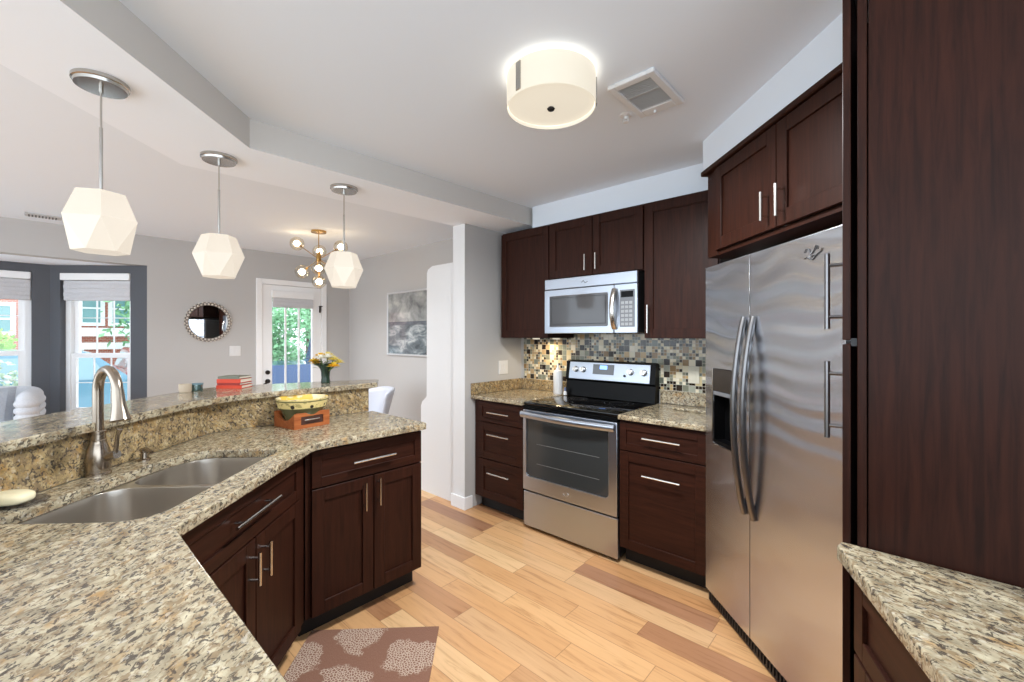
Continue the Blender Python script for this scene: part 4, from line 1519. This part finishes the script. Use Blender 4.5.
fin('backing', box(bm_new(), -vw + 0.035, vw - 0.06, -vh + 0.03, vh - 0.03, -0.0025, -0.0006), plain('vent_shadow', (96, 96, 96), 0.9), vt, smooth=False)
bm = bm_new()
tube(bm, [(vw - 0.03, 0.02, -0.018), (vw - 0.03, 0.02, -0.030)], 0.006, 10)
fin('damper_lever', bm, M['ventw'], vt)
spk = thing('sprinkler_head', 'small white sprinkler head on the ceiling beside the vent', 'sprinkler', (1.885, 0.985, CZ))
fin('escutcheon', lathe(bm_new(), [(0, 0), (0.03, 0), (0.026, -0.006), (0.01, -0.008), (0.009, -0.02), (0, -0.02)], 24, cap=False), M['ventw'], spk)
bm = bm_new()
tube(bm, [(0, 0.008, -0.018), (0, 0.012, -0.026), (0, 0.003, -0.034)], 0.0025, 6); tube(bm, [(0, -0.008, -0.018), (0, -0.012, -0.026), (0, -0.003, -0.034)], 0.0025, 6)
lathe(bm, [(0, -0.034), (0.013, -0.034), (0.013, -0.036), (0, -0.036)], 16, cap=False)
fin('deflector', bm, M['ventw'], spk)
vt2 = thing('ceiling_register', 'small dark air register on the dining ceiling near the bay', 'vent', (0.05, 5.55, CZ))
bm = bm_new()
box(bm, -0.11, 0.11, -0.06, 0.06, -0.012, -0.0005, 0.003)
fin('frame', bm, M['vent'], vt2)
bm = bm_new()
for k in range(9):
    box(bm, -0.09 + k * 0.02, -0.08 + k * 0.02, -0.045, 0.045, -0.016, -0.0125)
fin('louvres', bm, M['mgrey'], vt2, smooth=False)

# ------------------------------------------------------------------ dining side
mr = thing('round_mirror', 'round wall mirror in a beaded silver frame on the far wall', 'mirror', (1.326, YB - 0.002, 1.555), 0)
bm = lathe(bm_new(), [(0.0, 0.012), (0.186, 0.012), (0.186, 0.0), (0, 0)], 56, cap=False)
for v in bm.verts: v.co = Vector((v.co.x, -v.co.z, v.co.y))
fin('mirror_glass', bm, M['mirror'], mr)
bm = lathe(bm_new(), [(0.185, 0.0), (0.224, 0.0), (0.222, 0.014), (0.188, 0.010), (0.185, 0.0)], 56, cap=False)
for v in bm.verts: v.co = Vector((v.co.x, -v.co.z, v.co.y))
fin('frame_ring', bm, plain('grey_brown_ring', (120, 112, 104), 0.5, 0.3), mr)
bm = bm_new()
for k in range(36):
    a = 2 * math.pi * k / 36
    ball(bm, (0.202 * math.cos(a), -0.016, 0.202 * math.sin(a)), 0.0125, 2)
    ball(bm, (0.222 * math.cos(a + 0.087), -0.012, 0.222 * math.sin(a + 0.087)), 0.0095, 2)
bd = fin('beads', bm, M['bead'], mr)

pc = thing('framed_picture', 'framed grey seascape print on the dining wall', 'picture', (XW, 4.22, 1.548), 0)
bm = bm_new()
py_, pz_ = 0.625, 0.388
for (y0, y1, z0, z1) in ((-py_, py_, pz_ - 0.02, pz_), (-py_, py_, -pz_, -pz_ + 0.02), (-py_, -py_ + 0.02, -pz_ + 0.02, pz_ - 0.02), (py_ - 0.02, py_, -pz_ + 0.02, pz_ - 0.02)):
    box(bm, -0.03, -0.0005, y0, y1, z0, z1, 0.003)
fin('frame', bm, plain('silver_picture_frame', (206, 206, 208), 0.35, 0.3), pc)
fin('print', box(bm_new(), -0.018, -0.010, -py_ + 0.02, py_ - 0.02, -pz_ + 0.02, pz_ - 0.02), M['art'], pc, smooth=False)

# white hutch seen from its side, behind the stub wall
hu = thing('hutch', 'tall white hutch seen side on behind the grey stub wall', 'hutch', (2.36, 2.79, 0), 0)
def hutch_side(x0, x1):
    prof = [(0.0, 0.0), (0.475, 0.0), (0.475, 0.765), (0.458, 0.80), (0.40, 0.845), (0.39, 0.86), (0.386, 1.955), (0.372, 1.985), (0.31, 2.012), (0.0, 2.012)]
    bm = bm_new()
    lo = [bm.verts.new((x0, p[0], p[1])) for p in prof]
    hi = [bm.verts.new((x1, p[0], p[1])) for p in prof]
    bm.faces.new(lo); bm.faces.new(hi[::-1])
    for i in range(len(prof)):
        bm.faces.new((lo[i], lo[(i + 1) % len(prof)], hi[(i + 1) % len(prof)], hi[i]))
    return bm
fin('side_panel', hutch_side(0.0, 0.022), M['white'], hu, smooth=False)
fin('side_panel', hutch_side(0.588, 0.61), M['white'], hu, smooth=False)
fin('back_panel', box(bm_new(), 0.022, 0.588, 0.0, 0.012, 0.05, 2.0), M['white'], hu, smooth=False)
for z in (0.10, 0.80, 1.15, 1.50, 1.985):
    fin('shelf', box(bm_new(), 0.0225, 0.5875, 0.0125, 0.37 if z > 0.2 else 0.44, z, z + 0.02), M['white'], hu, smooth=False)
for x0, x1, hx_ in ((0.024, 0.303, 0.28), (0.307, 0.586, 0.33)):
    dd_ = fin('door', box(bm_new(), x0, x1, 0.452, 0.472, 0.12, 0.79, 0.002), M['white'], hu)
    fin('knob', ball(bm_new(), (hx_, 0.482, 0.5), 0.014, 2), M['nickel2'], dd_)

# white shell dining chair
dc = thing('dining_chair', 'white shell dining chair standing beyond the end of the bar', 'chair', (2.24, 4.12, 0), R(84))
# chair faces local +y here; the back is at local -y
bm = bm_new()
n, m_ = 14, 9
grid = []
for i in range(m_):
    s = i / (m_ - 1)
    row = []
    for j in range(n):
        u = j / (n - 1) * 2 - 1
        ang = u * R(62)
        rr = 0.225 + 0.03 * s
        top = 0.42 + 0.43 * s * (1 - 0.10 * abs(u) ** 3)
        row.append(bm.verts.new((rr * math.sin(ang) * (1 + 0.04 * s), -rr * math.cos(ang) * (0.92 + 0.40 * s), top)))
    grid.append(row)
for i in range(m_ - 1):
    for j in range(n - 1):
        bm.faces.new((grid[i][j], grid[i][j + 1], grid[i + 1][j + 1], grid[i + 1][j]))
sb = fin('back_shell', bm, M['chair'], dc)
md_ = sb.modifiers.new('thick', 'SOLIDIFY'); md_.thickness = 0.03; md_.offset = 0
bm = bm_new()
prism(bm, fillet([(-0.22, -0.20), (0.22, -0.20), (0.23, 0.22), (-0.23, 0.22)], 0.08, 5), 0.40, 0.46, 0.015)
fin('seat', bm, M['chair'], dc)
for sx in (-1, 1):
    for sy in (-1, 1):
        fin('leg', tube(bm_new(), [(sx * 0.16, sy * 0.15, 0.405), (sx * 0.21, sy * 0.20, 0.0)], [0.016, 0.011], 10), M['terracotta'], dc)

# channel tufted armchair in the bay with a cushion
ac = thing('armchair', 'pale grey channel tufted armchair in front of the bay window', 'armchair', (-0.37, 5.66, 0), R(-6))
bm = bm_new()
# U-shaped back swept round an arc, open toward local -y
path = [(0.36, -0.30, (math.cos(R(t_)), math.sin(R(t_)))) for t_ in (-180, -150, -120, -90, -60, -30)]
for k in range(5):
    path.append((0.36, -0.30 + 0.075 * k, (1, 0)))
for k in range(1, 16):
    a = math.pi * k / 16
    path.append((0.36 * math.cos(a), 0.02 + 0.36 * math.sin(a), (math.cos(a), math.sin(a))))
for k in range(5):
    path.append((-0.36, 0.0 - 0.075 * k, (-1, 0)))
path += [(-0.36, -0.30, (-math.cos(R(t_)), math.sin(R(t_)))) for t_ in (-30, -60, -90, -120, -150, -180)]
profile = []
nz = 78
for k in range(nz + 1):                # outer side, rising with soft horizontal channels
    s = k / nz
    z = 0.12 + 0.75 * s
    profile.append((0.064 + 0.013 * abs(math.sin(s * math.pi * 13)), z))
for k in range(1, 10):                 # rolled top
    a = math.pi * k / 10
    profile.append((0.065 * math.cos(a), 0.87 + 0.075 * math.sin(a)))
for k in range(nz + 1):
    s = k / nz
    z = 0.87 - 0.75 * s
    profile.append((-0.065 - 0.010 * abs(math.sin(s * math.pi * 9)), z))
rings = []
for (px_, py2, nrm) in path:
    rings.append([bm.verts.new((px_ + nrm[0] * d_, py2 + nrm[1] * d_, z)) for d_, z in profile])
for i in range(len(rings) - 1):
    for k in range(len(profile)):
        j = (k + 1) % len(profile)
        bm.faces.new((rings[i][k], rings[i][j], rings[i + 1][j], rings[i + 1][k]))
bm.faces.new(rings[0]); bm.faces.new(rings[-1][::-1])
fin('back', bm, M['sofa'], ac, ang=60)
bm = bm_new()
prism(bm, fillet([(-0.28, -0.36), (0.28, -0.36), (0.28, 0.10), (0.14, 0.27), (-0.14, 0.27), (-0.28, 0.10)], 0.05, 4), 0.27, 0.44, 0.03)
fin('seat_cushion', bm, M['sofa'], ac)
fin('seat_base', prism(bm_new(), [(-0.27, -0.33), (0.27, -0.33), (0.27, 0.08), (0.13, 0.25), (-0.13, 0.25), (-0.27, 0.08)], 0.12, 0.268), M['sofa'], ac, smooth=False)
for sx in (-1, 1):
    for y_ in (-0.26, 0.20):
        fin('leg', tube(bm_new(), [(sx * 0.25, y_, 0.121), (sx * 0.27, y_, 0.0)], [0.02, 0.012], 10), M['bark'], ac)
def cushion(bm, w_, h_, t_):
    n = 12
    g = [[], []]
    for sgn, lst in ((1, g[0]), (-1, g[1])):
        for i in range(n + 1):
            row = []
            for j in range(n + 1):
                u, v = i / n * 2 - 1, j / n * 2 - 1
                f_ = max(0.0, (1 - u ** 4) * (1 - v ** 4)) ** 0.6
                pin = 1 - 0.07 * (1 - abs(u)) * abs(v) ** 2
                pin2 = 1 - 0.07 * (1 - abs(v)) * abs(u) ** 2
                row.append(bm.verts.new((u * w_ / 2 * pin2, sgn * (t_ / 2 * f_ + 0.002), v * h_ / 2 * pin)))
            lst.append(row)
    for lst in g:
        for i in range(n):
            for j in range(n):
                bm.faces.new((lst[i][j], lst[i + 1][j], lst[i + 1][j + 1], lst[i][j + 1]))
    for i in range(n):
        for (a, b2) in (((i, 0), (i + 1, 0)), ((i, n), (i + 1, n)), ((0, i), (0, i + 1)), ((n, i), (n, i + 1))):
            bm.faces.new((g[0][a[0]][a[1]], g[0][b2[0]][b2[1]], g[1][b2[0]][b2[1]], g[1][a[0]][a[1]]))
    return bm
tag(fin('cushion', cushion(bm_new(), 0.46, 0.46, 0.15), M['pillow'], loc=(-0.34, 5.57, 0.74), rot=(R(-14), 0, R(-10))),
    'mid grey square cushion leaning in the armchair', 'cushion')

# ------------------------------------------------------------------ outside
GZ = -0.35
struct('ground', box(bm_new(), -30, 40, 6.8, 60, GZ - 0.1, GZ), M['ground'])

hs = thing('row_house', 'red brick row house across the street with white framed windows', 'house', (0, 22, GZ))
fin('walls', box(bm_new(), -9, 5.0, 0, 6, 0, 7.5), M['brick'], hs, smooth=False)
for (x0, x1, z0, z1) in ((-1.05, -0.55, 1.9, 2.75), (-3.2, -2.3, 1.4, 3.0), (-0.75, -0.2, 3.6, 4.9), (1.15, 1.62, 2.25, 3.3), (1.95, 2.45, 2.25, 3.3), (2.9, 3.6, 2.0, 3.3),
                         (1.1, 1.9, 4.2, 5.4), (2.6, 3.4, 4.2, 5.4)):
    bm = bm_new()
    t_ = 0.12
    box(bm, x0 - t_, x0, -0.08, 0.02, z0 - t_, z1 + t_); box(bm, x1, x1 + t_, -0.08, 0.02, z0 - t_, z1 + t_)
    box(bm, x0, x1, -0.08, 0.02, z0 - t_, z0); box(bm, x0, x1, -0.08, 0.02, z1, z1 + t_)
    box(bm, x0, x1, -0.06, 0.0, (z0 + z1) / 2 - 0.03, (z0 + z1) / 2 + 0.03)
    wf = fin('window', bm, M['housewhite'], hs, smooth=False)
    fin('pane', box(bm_new(), x0, x1, -0.03, -0.01, z0, z1), M['housepane'], wf, smooth=False)
bm = bm_new()
box(bm, 0.85, 2.75, -1.1, -0.001, 3.42, 3.60); box(bm, 0.85, 2.75, -0.45, -0.09, 1.75, 2.05)
prism(bm, [(1.0, -1.4), (2.55, -1.4), (2.75, -0.001), (0.8, -0.001)], 1.30, 1.52)
fin('porch_trim', bm, M['housewhite'], hs, smooth=False)
bm = bm_new()
for xx in (1.05, 2.5):
    box(bm, xx - 0.07, xx + 0.07, -1.3, -1.16, 0, 1.30)
fin('porch_post', bm, M['housewhite'], hs, smooth=False)
bm = bm_new()
lo = [bm.verts.new(p) for p in ((-9.3, -0.4, 7.5), (5.3, -0.4, 7.5), (5.3, 6.4, 7.5), (-9.3, 6.4, 7.5))]
hi = [bm.verts.new(p) for p in ((-9.3, 3, 9.6), (5.3, 3, 9.6))]
bm.faces.new(lo); bm.faces.new((lo[0], lo[1], hi[1], hi[0])); bm.faces.new((lo[2], lo[3], hi[0], hi[1])); bm.faces.new((lo[1], lo[2], hi[1])); bm.faces.new((lo[3], lo[0], hi[0]))
fin('roof', bm, M['bark'], hs, smooth=False)


def leaves(bm, centers, n, size):
    for _ in range(n):
        c, r = random.choice(centers)
        d = Vector((random.gauss(0, 1), random.gauss(0, 1), random.gauss(0, 1))).normalized() * (random.random() ** 0.4)
        p = Vector(c) + Vector((d.x * r[0], d.y * r[1], d.z * r[2]))
        a = Vector((random.gauss(0, 1), random.gauss(0, 1), random.gauss(0, 1))).normalized()
        b = a.orthogonal().normalized()
        s = size * random.uniform(0.6, 1.3)
        bm.faces.new([bm.verts.new(q) for q in (p - a * s, p + b * s * 0.5, p + a * s, p - b * s * 0.5)])
    return bm


def tree(label, loc, h, spread, mat, n, size, cat='tree', group=None, name='tree'):
    t = thing(name, label, cat, loc, 0, group)
    bm = bm_new()
    tube(bm, [(0, 0, 0), (0.05, 0.02, h * 0.3), (-0.04, 0.05, h * 0.6), (0.03, 0, h * 0.85)], [h * 0.03, h * 0.024, h * 0.016, h * 0.006], 10)
    for k in range(5):
        a = k * 1.3
        tube(bm, [(0, 0, h * (0.3 + 0.08 * k)), (spread * 0.35 * math.cos(a), spread * 0.35 * math.sin(a), h * (0.5 + 0.07 * k))], [h * 0.012, h * 0.004], 6)
    fin('trunk', bm, M['bark'], t)
    cs = []
    for k in range(14):
        a = random.uniform(0, 6.28)
        rr = spread * random.uniform(0.1, 0.75)
        cs.append(((rr * math.cos(a), rr * math.sin(a), h * random.uniform(0.25, 0.95)), (spread * 0.5, spread * 0.5, h * 0.17)))
    fin('foliage', leaves(bm_new(), cs, n, size), mat, t, smooth=False)
    return t


random.seed(3)
tree('green leafy tree filling the left of the door glass', (4.9, 17.4, GZ), 5.2, 1.6, M['leaf'], 5200, 0.085, group='trees beyond the door')
tree('green leafy tree filling the right of the door glass', (7.3, 17.5, GZ), 6.0, 1.5, M['leaf'], 5200, 0.095, group='trees beyond the door')
tree('leafy tree whose branches hang across the top of the angled bay window', (2.6, 19.6, GZ), 6.8, 1.3, M['leaf'], 700, 0.12)
tree('tree with thin foliage seen at the top of the far left bay window', (-2.3, 19.5, GZ), 6.4, 1.5, M['leaf'], 1100, 0.11)
tree('bright lime green bush below the brick house in the far left window', (-0.75, 14.2, GZ), 1.75, 0.6, M['leaf2'], 1400, 0.07, 'bush', name='bush')
tree('leafy shrub low in the door glass just above the blue truck', (5.1, 13.9, GZ), 2.6, 1.2, M['leaf'], 4200, 0.07, 'bush', name='bush')
hd_ = thing('hedge', 'pale grey green hedge low in the far left bay window', 'hedge', (-1.2, 8.9, GZ))
fin('foliage', leaves(bm_new(), [((k * 0.35 - 0.9, 0, 0.72), (0.4, 0.4, 0.74)) for k in range(6)], 4200, 0.05), M['leaf3'], hd_, smooth=False)
bm = bm_new()
for k in range(6):
    tube(bm, [(k * 0.35 - 0.9, 0, 0), (k * 0.35 - 0.85, 0.05, 0.6)], [0.025, 0.01], 6)
fin('stems', bm, M['bark'], hd_)


def car(name, label, cat, loc, rz, paint, L=4.4, Hb=0.75, Hr=1.45, pickup=False):
    t = thing(name, label, cat, loc, rz)
    Wd = 1.8
    if pickup:
        body = [(0, 0.42), (0, 1.12), (2.0, 1.12), (2.05, 1.15), (L - 1.35, 1.15), (L - 0.1, 1.05), (L, 0.9), (L, 0.42)]
        cab = [(2.05, 1.15), (2.15, 1.78), (2.3, 1.84), (3.25, 1.84), (3.45, 1.76), (4.05, 1.15)]
    else:
        body = [(0, 0.3), (0, 0.72), (0.12, 0.9), (0.5, 0.95), (L - 1.4, 0.93), (L - 0.25, 0.78), (L, 0.62), (L, 0.3)]
        cab = [(0.35, 0.93), (0.8, Hr - 0.06), (1.1, Hr), (2.3, Hr), (2.6, Hr - 0.06), (L - 1.25, 0.93)]
    def ext(prof, y0, y1, ins=0.0):
        bm = bm_new()
        zmx = max(p[1] for p in prof); zmn = min(p[1] for p in prof)
        sq = lambda p, y: y * (1 - ins * (p[1] - zmn) / (zmx - zmn))
        lo = [bm.verts.new((p[0], sq(p, y0), p[1])) for p in prof]
        hi = [bm.verts.new((p[0], sq(p, y1), p[1])) for p in prof]
        bm.faces.new(lo); bm.faces.new(hi[::-1])
        for i in range(len(prof)):
            bm.faces.new((lo[i], lo[(i + 1) % len(prof)], hi[(i + 1) % len(prof)], hi[i]))
        return bm
    fin('body', ext(body, -Wd / 2, Wd / 2), paint, t, smooth=False)
    fin('cabin', ext(cab, -Wd / 2 + 0.06, Wd / 2 - 0.06, 0.15), paint, t, smooth=False)
    zs = [p[1] for p in cab]
    z0, z1 = min(zs) + 0.04, max(zs) - 0.12
    xa, xb = cab[1][0] + 0.05, cab[-2][0] - 0.02
    for s in (-1, 1):
        bm = bm_new()
        k0 = (Wd / 2 - 0.06) * 1.0; k1 = (Wd / 2 - 0.06) * (1 - 0.15 * (z1 - min(zs)) / (max(zs) - min(zs)))
        vs_ = [bm.verts.new((x, s * (y + 0.006), z)) for x, y, z in ((xa - 0.12, k0, z0), (xb + 0.22, k0, z0), (xb, k1, z1), (xa + 0.05, k1, z1))]
        vi_ = [bm.verts.new((v.co.x, v.co.y - s * 0.004, v.co.z)) for v in vs_]
        bm.faces.new(vs_); bm.faces.new(vi_[::-1])
        for i in range(4):
            bm.faces.new((vs_[i], vs_[(i + 1) % 4], vi_[(i + 1) % 4], vi_[i]))
        fin('side_window', bm, M['carglass'], t, smooth=False)
    rw = 0.36 if pickup else 0.31
    for xx in (0.85, L - 0.85):
        for s in (-1, 1):
            bm = bm_new()
            tube(bm, [(xx, s * (Wd / 2 - 0.2), rw), (xx, s * (Wd / 2 + 0.012), rw)], rw, 24)
            wh_ = fin('wheel', bm, M['tyre'], t)
            fin('hub_cap', tube(bm_new(), [(xx, s * (Wd / 2 + 0.012), rw), (xx, s * (Wd / 2 + 0.02), rw)], rw * 0.55, 16), M['chrome'], wh_)
    return t


car('pickup_truck', 'blue pickup truck parked outside the glazed door', 'truck', (2.75, 10.9, GZ), 0, M['blue'], L=5.4, pickup=True)
car('parked_car', 'white car parked under the porch of the brick house', 'car', (-3.1, 17.2, GZ), 0, M['whitecar'])
car('parked_car', 'light blue car parked nearest to the angled bay window', 'car', (-1.9, 11.6, GZ), 0, M['ltblue'], Hr=1.5)
car('parked_car', 'maroon car parked right of the white car', 'car', (2.35, 13.6, GZ), R(90), M['redcar'])
